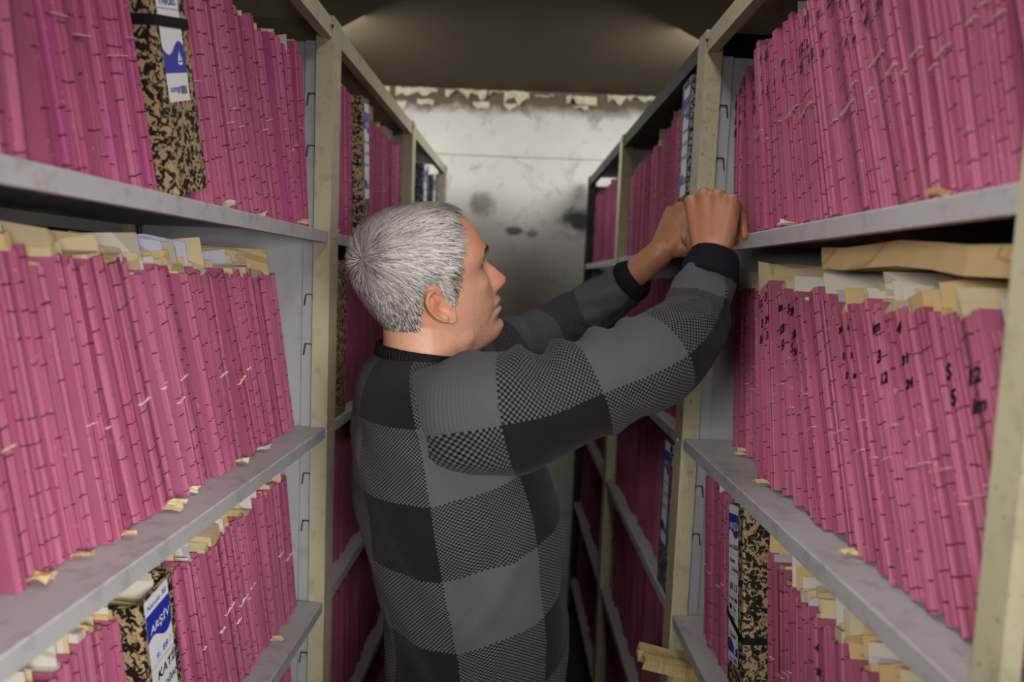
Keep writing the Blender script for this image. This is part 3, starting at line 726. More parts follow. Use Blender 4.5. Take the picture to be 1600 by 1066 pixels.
def head_surface(z, a):
    """arrays z (mm) and angle a -> x, y in mm"""
    F, B, W, P = Ff(z), Bf(z), Wf(z), Pf(z)
    xc = np.interp(z, [-112, -60, 0, 60, 134], [-10, 2, 2, -12, -12])
    c, s = np.cos(a), np.sin(a)
    pf = np.where(c > 0, P, 2.25)
    x = xc + np.where(c > 0, F - xc, xc - B) * np.sign(c) * np.abs(c) ** (2 / pf)
    y = W * np.sign(s) * np.abs(s) ** (2 / pf)
    ay = np.abs(y); fr = np.clip((x - 30) / 40, 0, 1)
    g = lambda u, s_: np.exp(-(u / s_) ** 2)
    x = x + fr * np.maximum(Nose(z), 0) * np.exp(-(ay / NoseW(z)) ** 2.4)
    x = x + fr * 7.5 * g(ay - 13.5, 5.5) * g(z + 17, 7.5)                                     # wings of the nose
    x = x - fr * 3.2 * g(ay - 19, 3.2) * g(z + 16, 8)                                          # groove beside the wing
    x = x - fr * 9.5 * g(ay - 30, 13) * g(z - 29, 10.5)                                        # eye socket
    x = x + fr * 5.4 * g(ay - 32, 11) * (g(z - 35.5, 4.2) + .9 * g(z - 24, 4.5))               # lids
    x = x - fr * 2.6 * g(ay - 33, 9) * g(z - 30, 1.8)
    x = x + fr * 4.0 * g(ay - 27, 18) * g(z - 47, 6)                                           # brow ridge
    x = x + fr * 4.0 * g(ay - 48, 14) * g(z - 4, 13)                                           # cheekbone
    x = x + fr * (9.5 * g(z + 41, 6.0) + 9.5 * g(z + 56.5, 5.5) - 1.5 * g(z + 49, 2.0)) * np.exp(-(ay / 21) ** 2.6)   # lips
    x = x - fr * 3.5 * np.exp(-(ay / 26) ** 4) * g(z + 49, 1.9)
    x = x - fr * 2.4 * g(ay - 26, 4) * g(z + 49, 6)                                            # corners of the mouth
    x = x - fr * 2.2 * g(ay - (19 + .42 * np.clip(-16 - z, 0, 60)), 3.0) * np.clip((-14 - z) / 10, 0, 1) * np.clip((z + 84) / 14, 0, 1)   # smile line
    x = x - fr * 2.5 * g(z + 69, 4.5) * np.exp(-(ay / 20) ** 2)
    x = x + fr * 5.5 * g(z + 84, 9) * np.exp(-(ay / 19) ** 2)                                  # chin
    return x, y
def head_verts(nz=170, na=176):
    zz = -112 + 246 * (0.5 - 0.5 * np.cos(np.linspace(0.12, PI - 0.03, nz))) ; zz = np.clip(zz, -111.5, 133.8)
    a = np.linspace(0, 2 * PI, na, endpoint=False)
    Z, A = np.meshgrid(zz, a, indexing='ij'); X, Y = head_surface(Z, A)
    V = np.stack([X, Y, Z], -1).reshape(-1, 3) / 1000.0
    f = []
    for i in range(nz - 1):
        for j in range(na):
            p, q = i * na + j, i * na + (j + 1) % na; f.append((p, q, q + na, p + na))
    f.append(tuple(range(na - 1, -1, -1))); f.append(tuple((nz - 1) * na + j for j in range(na)))
    return V, f
def ear_verts(side):
    """one ear as a shallow dish with rolled rim; side -1 is his right"""
    out = [(1, 14), (4, 26), (11, 33), (21, 33), (30, 26), (34, 14), (33, 1), (28, -11), (21, -20), (14, -28), (6, -31), (0, -26), (-2, -14), (-3, -4), (-2, 5)]
    n = len(out); cb, cv = 13.0, 3.0; NA, NR = 60, 13
    pts = []
    for k in range(NA):
        u = k / NA * n; i = int(u); t = u - i
        p0, p1, p2, p3 = (np.array(out[(i + j) % n], float) for j in (-1, 0, 1, 2))
        pts.append(.5 * ((2 * p1) + (-p0 + p2) * t + (2 * p0 - 5 * p1 + 4 * p2 - p3) * t * t + (-p0 + 3 * p1 - 3 * p2 + p3) * t ** 3))
    V = []; F = []
    upv = Vector((-.30, 0, .954)); back = Vector((-.83, side * .50, -.26)).normalized(); nrm = Vector((.50, side * .86, .0)).normalized()
    o = Vector((.010, side * .0715, .004))
    def put(b, v, h): return o + upv * (v / 1000) + back * (b / 1000) + nrm * (h / 1000)
    g = lambda u, s: math.exp(-(u / s) ** 2)
    for layer in (0, 1):
        for r in range(NR):
            q = (r / (NR - 1)) ** .85
            for k in range(NA):
                b = cb + (pts[k][0] - cb) * q; v = cv + (pts[k][1] - cv) * q
                rim = 1.0 if (pts[k][0] > 3 or pts[k][1] > 14) and pts[k][1] > -16 else .15
                h = rim * 6.5 * g(q - .93, .12) - 2.5 * g(q - .72, .1) * rim
                h += 4.0 * g(math.hypot((b - 19) / 9, (v - 2) / 18) - 1.0, .30) * (1 if b > 14 else .3)
                h -= 11.0 * g(b - 10, 6.5) * g(v + 1, 8.5)
                h -= 3.0 * g(b - 11, 6) * g(v - 17, 5)
                h += 7.0 * g(b - 1, 4.5) * g(v + 4, 6.5)
                h += 2.0 * g(b - 9, 7) * g(v + 23, 7)
                if layer: h = min(h, 0) * .5 - 3.6 * (1 - q ** 6) - 1.2 - (6 if b < 8 else 0)
                V.append(put(b, v, h))
    L = NR * NA
    for r in range(NR - 1):
        for k in range(NA):
            a, b2 = r * NA + k, r * NA + (k + 1) % NA
            F.append((a, b2, b2 + NA, a + NA)); F.append((L + a + NA, L + b2 + NA, L + b2, L + a))
    for k in range(NA):
        a, b2 = (NR - 1) * NA + k, (NR - 1) * NA + (k + 1) % NA; F.append((a, b2, L + b2, L + a))
    return V, F
def capsule(bm, p0, p1, r0, r1, n=14):
    """tapered limb with round ends"""
    p0, p1 = Vector(p0), Vector(p1); ax = (p1 - p0); ln = max(ax.length, 1e-6); ax.normalize()
    s = ax.orthogonal().normalized(); t = ax.cross(s); rings = []
    prof = [(-r0 * math.cos(q), r0 * math.sin(q)) for q in (R(12), R(35), R(60), R(90))] + [(ln + r1 * math.sin(q), r1 * math.cos(q)) for q in (0, R(30), R(55), R(78))]
    for z, r in prof: rings.append([bm.verts.new(p0 + ax * z + (s * math.cos(PI2 * k / n) + t * math.sin(PI2 * k / n)) * r) for k in range(n)])
    for a, b in zip(rings, rings[1:]):
        for k in range(n): bm.faces.new((a[k], a[(k + 1) % n], b[(k + 1) % n], b[k]))
    bm.faces.new(rings[0][::-1]); bm.faces.new(rings[-1])
def ellipsoid(bm, c, rad, M=None):
    r = bmesh.ops.create_uvsphere(bm, u_segments=18, v_segments=12, radius=1.0)
    T = Matrix.Translation(c) @ (M or Matrix.Identity(4)) @ Matrix.Diagonal((*rad, 1))
    bmesh.ops.transform(bm, matrix=T, verts=r['verts'])
def chain_dirs(bm, p, d, palm, lens, rads, bends):
    """a finger: start p, direction d, bending towards palm by the given angles before each bone"""
    p = Vector(p); d = Vector(d).normalized()
    for i, (ln, b) in enumerate(zip(lens, bends)):
        ax = d.cross(palm).normalized(); q = Matrix.Rotation(R(b), 3, ax)
        d = (q @ d).normalized(); palm = (q @ palm).normalized()
        e = p + d * ln; capsule(bm, p, e, rads[i], rads[i + 1], 12)
        ellipsoid(bm, p, (rads[i] * 1.07,) * 3)
        p = e
def hand(bm, wrist, axis, dorsal, thumb_sign, bends, thumb, spread=0.05, scale=1.0):
    """wrist point, direction of the palm, direction the back of the hand faces; thumb_sign +1 right hand, -1 left hand"""
    X = Vector(axis).normalized(); Zd = Vector(dorsal); Zd = (Zd - X * Zd.dot(X)).normalized(); Y = Zd.cross(X) * thumb_sign   # Y towards the thumb
    W = Vector(wrist); k = scale
    P = lambda x, y, z: W + (X * x + Y * y + Zd * z) * k
    mcp = [(.090, .027, .004), (.094, .006, .007), (.089, -.014, .005), (.080, -.033, .001)]
    base = [(.012, .014, .002), (.012, .004, .003), (.012, -.007, .002), (.012, -.017, 0)]
    rr = [.0112, .0115, .0108, .0095]
    for b, m, r in zip(base, mcp, rr):
        capsule(bm, P(*b), P(*m), .0135 * k, r * 1.08 * k)
        capsule(bm, P(b[0], b[1], b[2] - .010), P(m[0] - .006, m[1], m[2] - .009), .0125 * k, .0105 * k)
        ellipsoid(bm, P(m[0], m[1], m[2] + .0025), (r * 1.04 * k,) * 3)                        # knuckle
    ellipsoid(bm, P(.054, -.002, -.004), (.054 * k, .038 * k, .0200 * k), Matrix([(X.x, Y.x, Zd.x, 0), (X.y, Y.y, Zd.y, 0), (X.z, Y.z, Zd.z, 0), (0, 0, 0, 1)]))
    ellipsoid(bm, P(.036, .026, -.010), (.030 * k, .016 * k, .016 * k), Matrix([(X.x, Y.x, Zd.x, 0), (X.y, Y.y, Zd.y, 0), (X.z, Y.z, Zd.z, 0), (0, 0, 0, 1)]))
    lens = [(.044, .026, .021), (.048, .030, .022), (.044, .028, .022), (.034, .021, .019)]
    rads = [(.0102, .0093, .0084, .0072), (.0105, .0095, .0086, .0074), (.0100, .0090, .0081, .0070), (.0088, .0079, .0071, .0062)]
    for i in range(4):
        d = (X + Y * (spread * (1.5 - i))).normalized()
        chain_dirs(bm, P(*mcp[i]), d, -Zd, [q * k for q in lens[i]], [q * k for q in rads[i]], bends[i])
    tb = [P(*q) for q in thumb]
    for (a, b), (r0, r1) in zip(zip(tb, tb[1:]), ((.0135, .0120), (.0115, .0102), (.0100, .0080))): capsule(bm, a, b, r0 * k, r1 * k)

# where the joints are, measured from the photograph at their own depths
NECK_BASE = at_y(668, 585, 1.07)
SH_R, EL_R, WR_R = at_y(715, 645, .940), at_y(1046, 560, .955), at_y(1110, 403, 1.030)
SH_L, EL_L, WR_L = at_y(745, 575, 1.26), at_y(885, 520, 1.40), at_y(1030, 396, 1.305)
HANDS = [(WR_R + (WR_R - EL_R).normalized() * .004, (.02, .36, .93), (-.58, -.74, .30)),
         (WR_L + (WR_L - EL_L).normalized() * .004, (.50, .10, .86), (-.60, -.62, .48))]
def body_mesh():
    bm = bmesh.new()
    V, f = head_verts()
    vs = [bm.verts.new(HEAD_M @ Vector(p)) for p in V]
    for q in f: bm.faces.new([vs[i] for i in q])
    for s in (-1, 1):
        V, f = ear_verts(s); vs = [bm.verts.new(HEAD_M @ p) for p in V]
        for q in f: bm.faces.new([vs[i] for i in q])
    capsule(bm, HEAD_M @ Vector((-.022, 0, -.020)), NECK_BASE, .058, .064, 28)
    capsule(bm, HEAD_M @ Vector((-.030, 0, -.045)), NECK_BASE + Vector((-.030, 0, .0)), .048, .05, 24)
    capsule(bm, HEAD_M @ Vector((.012, 0, -.060)), NECK_BASE + Vector((.014, 0, -.01)), .044, .052, 24)
    ellipsoid(bm, HEAD_M @ Vector((.040, 0, -.084)), (.040, .036, .024))                               # fullness under the chin
    for s in (-1, 1): ellipsoid(bm, HEAD_M @ Vector((.010, s * .034, -.056)), (.040, .024, .030))
    # trunk, arms and legs under the clothes
    pel = Vector((-.085, 1.07, .95))
    capsule(bm, NECK_BASE, Vector((-.10, 1.07, 1.30)), .05, .07); capsule(bm, Vector((-.10, 1.07, 1.30)), pel, .07, .07)
    for S_, E_, W_ in ((SH_R, EL_R, WR_R), (SH_L, EL_L, WR_L)):
        capsule(bm, NECK_BASE + Vector((0, 0, -.06)), S_, .045, .042); capsule(bm, S_, E_, .042, .032)
        capsule(bm, E_, W_, .030, .0258, 24)
    for s in (-1, 1):
        hip = pel + Vector((0, .085 * s, -.02)); kn = Vector((-.075, 1.07 + .09 * s, .50)); an = Vector((-.10, 1.07 + .09 * s, .09))
        capsule(bm, pel, hip, .06, .06); capsule(bm, hip, kn, .06, .048); capsule(bm, kn, an, .046, .032)
    # hands
    (w1, a1, d1), (w2, a2, d2) = HANDS
    hand(bm, w1, a1, d1, 1,
         [(84, 34, 20), (90, 36, 22), (94, 38, 24), (92, 40, 26)], [(.018, .022, -.012), (.046, .044, -.022), (.070, .050, -.036), (.090, .046, -.052)])
    hand(bm, w2, a2, d2, -1,
         [(58, 22, 12), (62, 24, 14), (64, 26, 16), (64, 28, 18)], [(.016, .022, -.012), (.046, .046, -.018), (.074, .056, -.022), (.098, .054, -.030)])
    for W_, E_ in ((WR_R, EL_R), (WR_L, EL_L)): pass
    bmesh.ops.recalc_face_normals(bm, faces=bm.faces[:])
    me = bpy.data.meshes.new('body'); bm.to_mesh(me); bm.free()
    o = bpy.data.objects.new('tmp_body', me); COL.objects.link(o)
    m = o.modifiers.new('r', 'REMESH'); m.mode = 'VOXEL'; m.voxel_size = 0.0019; m.adaptivity = 0
    m = o.modifiers.new('s', 'SMOOTH'); m.factor = 0.5; m.iterations = 4
    dg = bpy.context.evaluated_depsgraph_get(); out = bpy.data.meshes.new_from_object(o.evaluated_get(dg))
    bpy.data.objects.remove(o); bpy.data.meshes.remove(me)
    # soften where neck meets jaw, and the backs of the hands
    n = len(out.vertices); co = np.empty(n * 3, np.float32); out.vertices.foreach_get('co', co); co = co.reshape(-1, 3)
    hinv = np.array(HEAD_M.inverted()); q = co @ hinv[:3, :3].T + hinv[:3, 3]
    neck = np.clip((-.035 - q[:, 2] + .012 * (q[:, 0] < 0)) / .03, 0, 1) * np.clip((.088 - q[:, 0] + .4 * np.minimum(q[:, 2] + .085, 0)) / .03, 0, 1) * (q[:, 2] > -.22)
    ear_ = np.clip((np.linalg.norm(q - np.array([-.005, -.08, .0]), axis=1) - .042) / .02, 0, 1) * np.clip((np.linalg.norm(q - np.array([-.005, .08, .0]), axis=1) - .042) / .02, 0, 1)
    wn = neck * ear_
    hands = np.zeros(n)
    for W_, A_, D_ in HANDS:
        d = co - np.array(W_); A = np.array(A_); D = np.array(D_); A = A / np.linalg.norm(A); D = D / np.linalg.norm(D)
        t_ = d @ A; h_ = d @ D; hands = np.maximum(hands, np.clip((t_ + .05) / .03, 0, 1) * np.clip((.104 - t_) / .03, 0, 1) * (np.linalg.norm(d, axis=1) < .13) * (h_ > -.022))
    o = bpy.data.objects.new('tmp_body', out); COL.objects.link(o)
    for nm, wts, it in (('neck', wn, 110), ('hands', hands * .85, 50)):
        vg = o.vertex_groups.new(name=nm); lev = np.round(wts * 8).astype(int)
        for k in range(1, 9):
            ids = np.nonzero(lev == k)[0]
            if len(ids): vg.add(ids.tolist(), k / 8, 'REPLACE')
        m = o.modifiers.new(nm, 'SMOOTH'); m.factor = .5; m.iterations = it; m.vertex_group = nm
    out2 = bpy.data.meshes.new_from_object(o.evaluated_get(bpy.context.evaluated_depsgraph_get()))
    bpy.data.objects.remove(o); bpy.data.meshes.remove(out); out = out2
    out.name = 'body'; out.materials.clear(); out.materials.append(skin_material())
    out.polygons.foreach_set('use_smooth', [True] * len(out.polygons))
    return out
man_part('body', body_mesh())

# ---- hair
def hair_material():
    t = NT('salt_and_pepper_hair'); a = t.node('ShaderNodeAttribute', attribute_name='tone', attribute_type='GEOMETRY')
    c = t.ramp(a.outputs['Fac'], [(0.0, lin(40, 35, 32)), (0.35, lin(104, 96, 90)), (0.7, lin(188, 184, 180)), (1.0, lin(236, 234, 232))])
    return t.out(c, 0.42, 0, 0.5)
M_HAIR = hair_material()
HL = crv([(0, 110), (.35, 110), (.55, 110), (.70, 104), (.86, 92), (1.02, 70), (1.14, 46), (1.22, 22), (1.30, 2), (1.42, 0), (1.52, 30), (1.62, 40), (1.85, 34), (2.0, 2), (2.2, -34), (2.5, -64), (2.8, -82), (3.1416, -86)])
WHORL = Vector((-.078, -.034, .090))
def hair_meshes():
    rs = np.random.RandomState(5)
    nz, na = 96, 150
    zz = np.concatenate([np.linspace(-92, 100, 68), 100 + 33.6 * np.sin(np.linspace(0.03, PI / 2, 28))]); a = np.linspace(0, 2 * PI, na, endpoint=False)
    Z, A = np.meshgrid(zz, a, indexing='ij'); X, Y = head_surface(Z, A)
    az = np.arctan2(np.abs(Y), X + 8)
    az_t = np.arctan2(np.abs(Y), X)
    inside = (Z - HL(az_t)) / 1000.0
    P = np.stack([X, Y, Z], -1) / 1000.0
    du = np.roll(P, -1, 1) - np.roll(P, 1, 1); dv = np.gradient(P, axis=0); N = np.cross(du, dv); N /= np.linalg.norm(N, axis=-1, keepdims=True) + 1e-12
    cap = P + N * (np.clip(inside / .014, 0, 1) * .0042)[..., None]
    keep = inside > -.001
    idx = -np.ones(keep.shape, int); V = []; F = []; tone = []
    for i in range(nz):
        for j in range(na):
            if keep[i, j]: idx[i, j] = len(V); V.append(HEAD_M @ Vector(cap[i, j])); tone.append(.55)
    for i in range(nz - 1):
        for j in range(na):
            q = (idx[i, j], idx[i, (j + 1) % na], idx[i + 1, (j + 1) % na], idx[i + 1, j])
            if min(q) >= 0: F.append(q)
    # strands
    area = np.linalg.norm(np.cross(du, dv), axis=-1); wgt = (area * (inside > .0005)).ravel(); wgt /= wgt.sum()
    pick = rs.choice(len(wgt), size=21000, p=wgt)
    SV = []; SF = []; ST = []
    for q in pick:
        i, j = divmod(q, na); jj = (j + 1) % na; ii = min(i + 1, nz - 1); u, v = rs.rand(2)
        p = (P[i, j] * (1 - u) + P[i, jj] * u) * (1 - v) + (P[ii, j] * (1 - u) + P[ii, jj] * u) * v
        n = Vector(N[i, j]); p = Vector(p); ins = inside[i, j]
        d = p - WHORL; side = min(1, abs(p.y) / .07); low = max(0, min(1, (.07 - p.z) / .09))
        dist = d.length
        d = d.normalized() * (1.0 - .45 * low) + Vector((.05 - .28 * low * (p.x < .03), 0, -1)) * (.15 + 1.0 * low) * (side if p.z > .02 else 1)
        if p.x > .035 and p.z > .085: d += Vector((.5, -.25 if p.y > -.02 else -.9, .10))      # brushed sideways at the front
        d = d - n * d.dot(n)
        if d.length < 1e-4: d = Vector((1, 0, 0)) - n * n.x
        d.normalize(); d = (d + Vector(rs.normal(0, .17, 3))).normalized(); d = (d - n * d.dot(n)).normalized()
        top = max(0, min(1, (p.z - .03) / .07))
        ln = (.012 + .013 * top) * (.75 + .5 * rs.rand()) * (.5 + .5 * min(1, max(ins, 0) / .012))
        lift = .34 + .16 * rs.rand() + (.25 if dist < .03 else 0)
        root = p + n * (.0015 + .0022 * min(1, max(ins, 0) / .014)); w0 = .00032 + .00026 * rs.rand()
        bx = n.cross(d)
        dark = .06 + .45 * low * (p.x < .0) + .62 * (p.x > .02 and p.z < .055) + .50 * max(0, min(1, (p.x - .015) / .05)) * (p.z > .095) + .40 * max(0, min(1, (p.y + .012) / .03)) * (p.z > .06) + .25 * max(0, min(1, (-.075 - p.x) / .02))
        if p.z < -.03: dark = max(dark, .55)
        tn = (rs.beta(1.6, 2.5) * .55) if rs.rand() < dark else min(1, .72 + .22 * rs.randn())
        k = len(SV)
        for s in range(4):
            t = s / 3; c = root + d * (ln * t) + n * (ln * (lift * t - .42 * t * t)); ww = w0 * (1 - .85 * t ** 1.5)
            SV.append(HEAD_M @ (c - bx * ww)); SV.append(HEAD_M @ (c + bx * ww)); ST += [max(0, tn)] * 2
        SF += [(k + 2 * s, k + 2 * s + 1, k + 2 * s + 3, k + 2 * s + 2) for s in range(3)]
    return (V, F, tone), (SV, SF, ST)
(capd, strd) = hair_meshes()
for nm, (V, F, T), kind in (('hair', capd, None), ('hair_strands', strd, 'stuff')):
    me = pydata(nm, V, F, M_HAIR, smooth=(kind is None))
    at = me.attributes.new('tone', 'FLOAT', 'POINT'); at.data.foreach_set('value', np.array(T, dtype=np.float32))
    if kind is None: hair = man_part(nm, me)
    else: me.transform(MAN_INV); props(link(nm, me, hair), kind=kind)
M_BROW = plain('dark_brow_hair', lin(46, 34, 28), 0.6)
rs = np.random.RandomState(9)
for s in (-1, 1):
    V = []; F = []
    for q in range(170):
        yy = 12 + 34 * rs.rand(); z0 = 47.5 + 3.2 * math.sin((yy - 12) / 34 * 2.6) + rs.randn() * 1.7
        a0 = math.asin(min(.98, yy / 66)) * s
        # find the surface point with this y by marching the angle
        aa = np.linspace(0, 1.4, 60) * s; X_, Y_ = head_surface(np.full(60, z0), aa); k_ = int(np.argmin(np.abs(np.abs(Y_) - yy)))
        p = Vector((X_[k_] + .2, Y_[k_], z0)) / 1000; d = Vector((-.25, s * .9, .35 + .2 * rs.randn())).normalized(); n = Vector((.9, s * .35, .1)).normalized()
        b = n.cross(d) * .00035; k = len(V)
        for t in (0, .5, 1): c = p + d * (.0085 * t) + n * (.0022 * t * (1 - .3 * t)); V += [HEAD_M @ (c - b * (1 - .8 * t)), HEAD_M @ (c + b * (1 - .8 * t))]
        F += [(k, k + 1, k + 3, k + 2), (k + 2, k + 3, k + 5, k + 4)]
    me = pydata('eyebrow', V, F, M_BROW); props(man_part('eyebrow', me), kind='stuff')
    # eye: white, iris and upper lashes on one ball each
    bm = bmesh.new(); bmesh.ops.create_uvsphere(bm, u_segments=20, v_segments=14, radius=.0118)
    bmesh.ops.rotate(bm, verts=bm.verts[:], matrix=Matrix.Rotation(R(90), 3, 'Y'))
    bmesh.ops.transform(bm, matrix=HEAD_M @ Matrix.Translation((.0718, s * .0325, .0300)), verts=bm.verts[:])
    gz = (HEAD_M.to_3x3() @ Vector((.97, .15, .0))).normalized(); c0 = HEAD_M @ Vector((.0718, s * .0325, .0300))
    me = bm_mesh(bm, 'eye', [plain('eye_white', lin(150, 130, 118), .3), plain('dark_iris', lin(42, 28, 20), .2)], True)
    for p in me.polygons:
        if (p.center - c0).normalized().dot(gz) > .74: p.material_index = 1
    man_part('eye', me)

# ---- sweater: knitted check in three tones
def sweater_material():
    t = NT('checked_knit'); uv = t.node('ShaderNodeUVMap'); sp = t.node('ShaderNodeSeparateXYZ'); t.link(uv.outputs[0], sp.inputs[0])
    wob = t.noise(uv.outputs[0], 26, 1); u = t.math('MULTIPLY_ADD', t.math('SUBTRACT', wob, .5), .035, sp.outputs[0]); v = t.math('MULTIPLY_ADD', t.math('SUBTRACT', wob, .5), .03, sp.outputs[1])
    a = t.math('LESS_THAN', t.math('FRACT', t.math('MULTIPLY', u, .5)), .5); b = t.math('LESS_THAN', t.math('FRACT', t.math('MULTIPLY', v, .5)), .5)
    both = t.math('MULTIPLY', a, b); one = t.math('SUBTRACT', t.math('MAXIMUM', a, b), both)
    fu = t.math('MULTIPLY', sp.outputs[0], 42.0); fv = t.math('MULTIPLY', sp.outputs[1], 42.0)
    du = t.math('SINE', t.math('MULTIPLY', fu, PI)); dv = t.math('SINE', t.math('MULTIPLY', fv, PI))
    chk = t.ramp(t.math('MULTIPLY', du, dv), [(0.38, (0, 0, 0, 1)), (0.62, (1, 1, 1, 1))])
    chk_v = t.math('GREATER_THAN', t.math('MULTIPLY', du, dv), 0.04)
    knit = t.math('SINE', t.math('MULTIPLY', fu, PI * 2.0)); row = t.math('SINE', t.math('MULTIPLY', fv, PI * 2.0))
    mel = t.noise(uv.outputs[0], 130, 3, .7)
    grey = t.mix(mel, lin(57, 59, 65), lin(87, 88, 94)); dark = t.mix(mel, lin(17, 16, 21), lin(27, 26, 31)); dot = t.mix(mel, lin(68, 69, 76), lin(92, 92, 99))
    c = t.mix(both, dark, grey); c = t.mix(one, c, t.mix(chk_v, lin(17, 16, 20), dot))
    t.bump(t.math('ADD', t.math('MULTIPLY', knit, .5), t.math('ADD', t.math('MULTIPLY', row, .35), t.math('MULTIPLY', t.math('MULTIPLY', one, chk_v), 1.2))), .35, .0012)
    t.b.inputs['Sheen Weight'].default_value = .05; t.b.inputs['Sheen Roughness'].default_value = .5
    return t.out(c, .92, 0, .12)
M_KNIT = sweater_material()
def rib_material():
    t = NT('black_rib_knit'); uv = t.node('ShaderNodeUVMap'); sp = t.node('ShaderNodeSeparateXYZ'); t.link(uv.outputs[0], sp.inputs[0])
    s = t.math('SINE', t.math('MULTIPLY', sp.outputs[1], 150.0)); t.bump(s, .6, .0015)
    return t.out(lin(30, 29, 34), .95, 0, .1)
M_RIB = rib_material()
def tube(name, rings, uvs, mat, cap0=False, cap1=False, parent=None, thick=0.0, kind=None):
    """rings: list of closed loops of points; uvs: same shape plus one seam column"""
    nr, n = len(rings), len(rings[0]); V = [p for r in rings for p in r]; F = []; UV = []
    for i in range(nr - 1):
        for j in range(n):
            F.append((i * n + j, i * n + (j + 1) % n, (i + 1) * n + (j + 1) % n, (i + 1) * n + j)); UV += [uvs[i][j], uvs[i][j + 1], uvs[i + 1][j + 1], uvs[i + 1][j]]
    if cap0: F.append(tuple(range(n - 1, -1, -1))); UV += [uvs[0][j] for j in range(n - 1, -1, -1)]
    if cap1: F.append(tuple((nr - 1) * n + j for j in range(n))); UV += [uvs[-1][j] for j in range(n)]
    me = pydata(name, V, F, mat, smooth=True); l = me.uv_layers.new(name='UVMap')
    for i, q in enumerate(UV): l.data[i].uv = q
    return me
def catmull(pts, n):
    pts = [np.array(p, float) for p in pts]; m = len(pts); out = []
    for k in range(n):
        u = k / (n - 1) * (m - 1); i = min(int(u), m - 2); t = u - i
        p1, p2 = pts[i], pts[i + 1]; p0 = pts[i - 1] if i > 0 else 2 * p1 - p2; p3 = pts[i + 2] if i + 2 < m else 2 * p2 - p1
        out.append(.5 * ((2 * p1) + (-p0 + p2) * t + (2 * p0 - 5 * p1 + 4 * p2 - p3) * t * t + (-p0 + 3 * p1 - 3 * p2 + p3) * t ** 3))
    return out
def vnoise(p, s, seed=0.0):
    from mathutils import noise
    return noise.noise(Vector((p[0] * s + seed, p[1] * s - seed, p[2] * s + 2 * seed)))
YAW = R(12); FWD = Vector((math.cos(YAW), math.sin(YAW), 0)); LAT = Vector((-math.sin(YAW), math.cos(YAW), 0))
# silhouette of the trunk: left and right edge in the photograph at the depth of the spine, and half width across the shoulders
SIL = [(1066, 603, 872, .178), (1000, 604, 884, .182), (940, 597, 886, .186), (891, 584, 882, .19), (816, 566, 876, .195), (760, 556, 866, .20), (700, 551, 846, .205), (650, 547, 822, .21), (615, 549, 800, .205), (590, 556, 778, .185), (572, 566, 760, .150), (560, 580, 746, .110), (553, 592, 740, .086)]
def torso():
    keys = []
    for (y, l, r, ry) in SIL:
        a, b = at_y(l, y, 1.07), at_y(r, y, 1.07); keys.append(((a.x + b.x) / 2, 1.07, (a.z + b.z) / 2, (b.x - a.x) / 2, ry))
    x, y, z, rx, ry = keys[0]
    for k in (1, 2, 3): keys.insert(0, (x + .004 * k, y, z - .07 * k, rx - .002 * k, ry))
    ks = catmull(keys, 84); n = 96; rings = []; uvs = []
    for (x, y, z, rx, ry) in ks:
        rx_ = math.sqrt(max(.03 ** 2, rx ** 2 - (ry * math.sin(YAW)) ** 2)) / math.cos(YAW)
        ring = []; uv = []
        for j in range(n + 1):
            a = PI2 * j / n; c, s = math.cos(a), math.sin(a); pw = 2 / 2.35
            p = Vector((x, y, z)) + FWD * (rx_ * (abs(c) ** pw) * (1 if c > 0 else -1)) + LAT * (ry * (abs(s) ** pw) * (1 if s > 0 else -1))
            nrm = (FWD * c + LAT * s)
            amp = .010 if z < 1.42 else .004
            fold = vnoise((p.x * .6, p.y, p.z * 2.2 + p.x * 2.0), 7) * amp + vnoise((p.x, p.y, p.z * 1.6 + p.x * 2.6), 17, 3.1) * amp * .35
            if s < .2:
                uq = .152 * ((a + PI / 2 + PI) % PI2 - PI); tt = max(0, min(1, (p.z - 1.13) / .14)); dl = (uq - (-.055 + .085 * tt)) * .80 - (p.z - (1.13 + .14 * tt)) * .5
                fold += (.011 * math.exp(-((dl - .012) / .013) ** 2) - .009 * math.exp(-((dl + .006) / .010) ** 2)) * math.exp(-((tt - .5) / .42) ** 4)
            if j < n: ring.append(p + nrm * fold)
            # arc position along a standard section, zero on the flank nearest the camera, growing to the front
            aa = (a + PI / 2 + PI) % PI2 - PI
            u = .152 * aa * (1.08 - .02 * aa * aa)
            uu = u + .0
            v = z - .30 * max(0.0, uu + .045) * (1 if uu < .2 else .2) 
            uv.append(((uu + .045) / .128 + 20.0, (v - V0) / .100 + 20.0))
        rings.append(ring); uvs.append(uv)
    return rings, uvs
V0 = at_y(668, 788, .885).z
rings, uvs = torso()
sweater = man_part('sweater', tube('sweater', rings, uvs, M_KNIT, True, True))
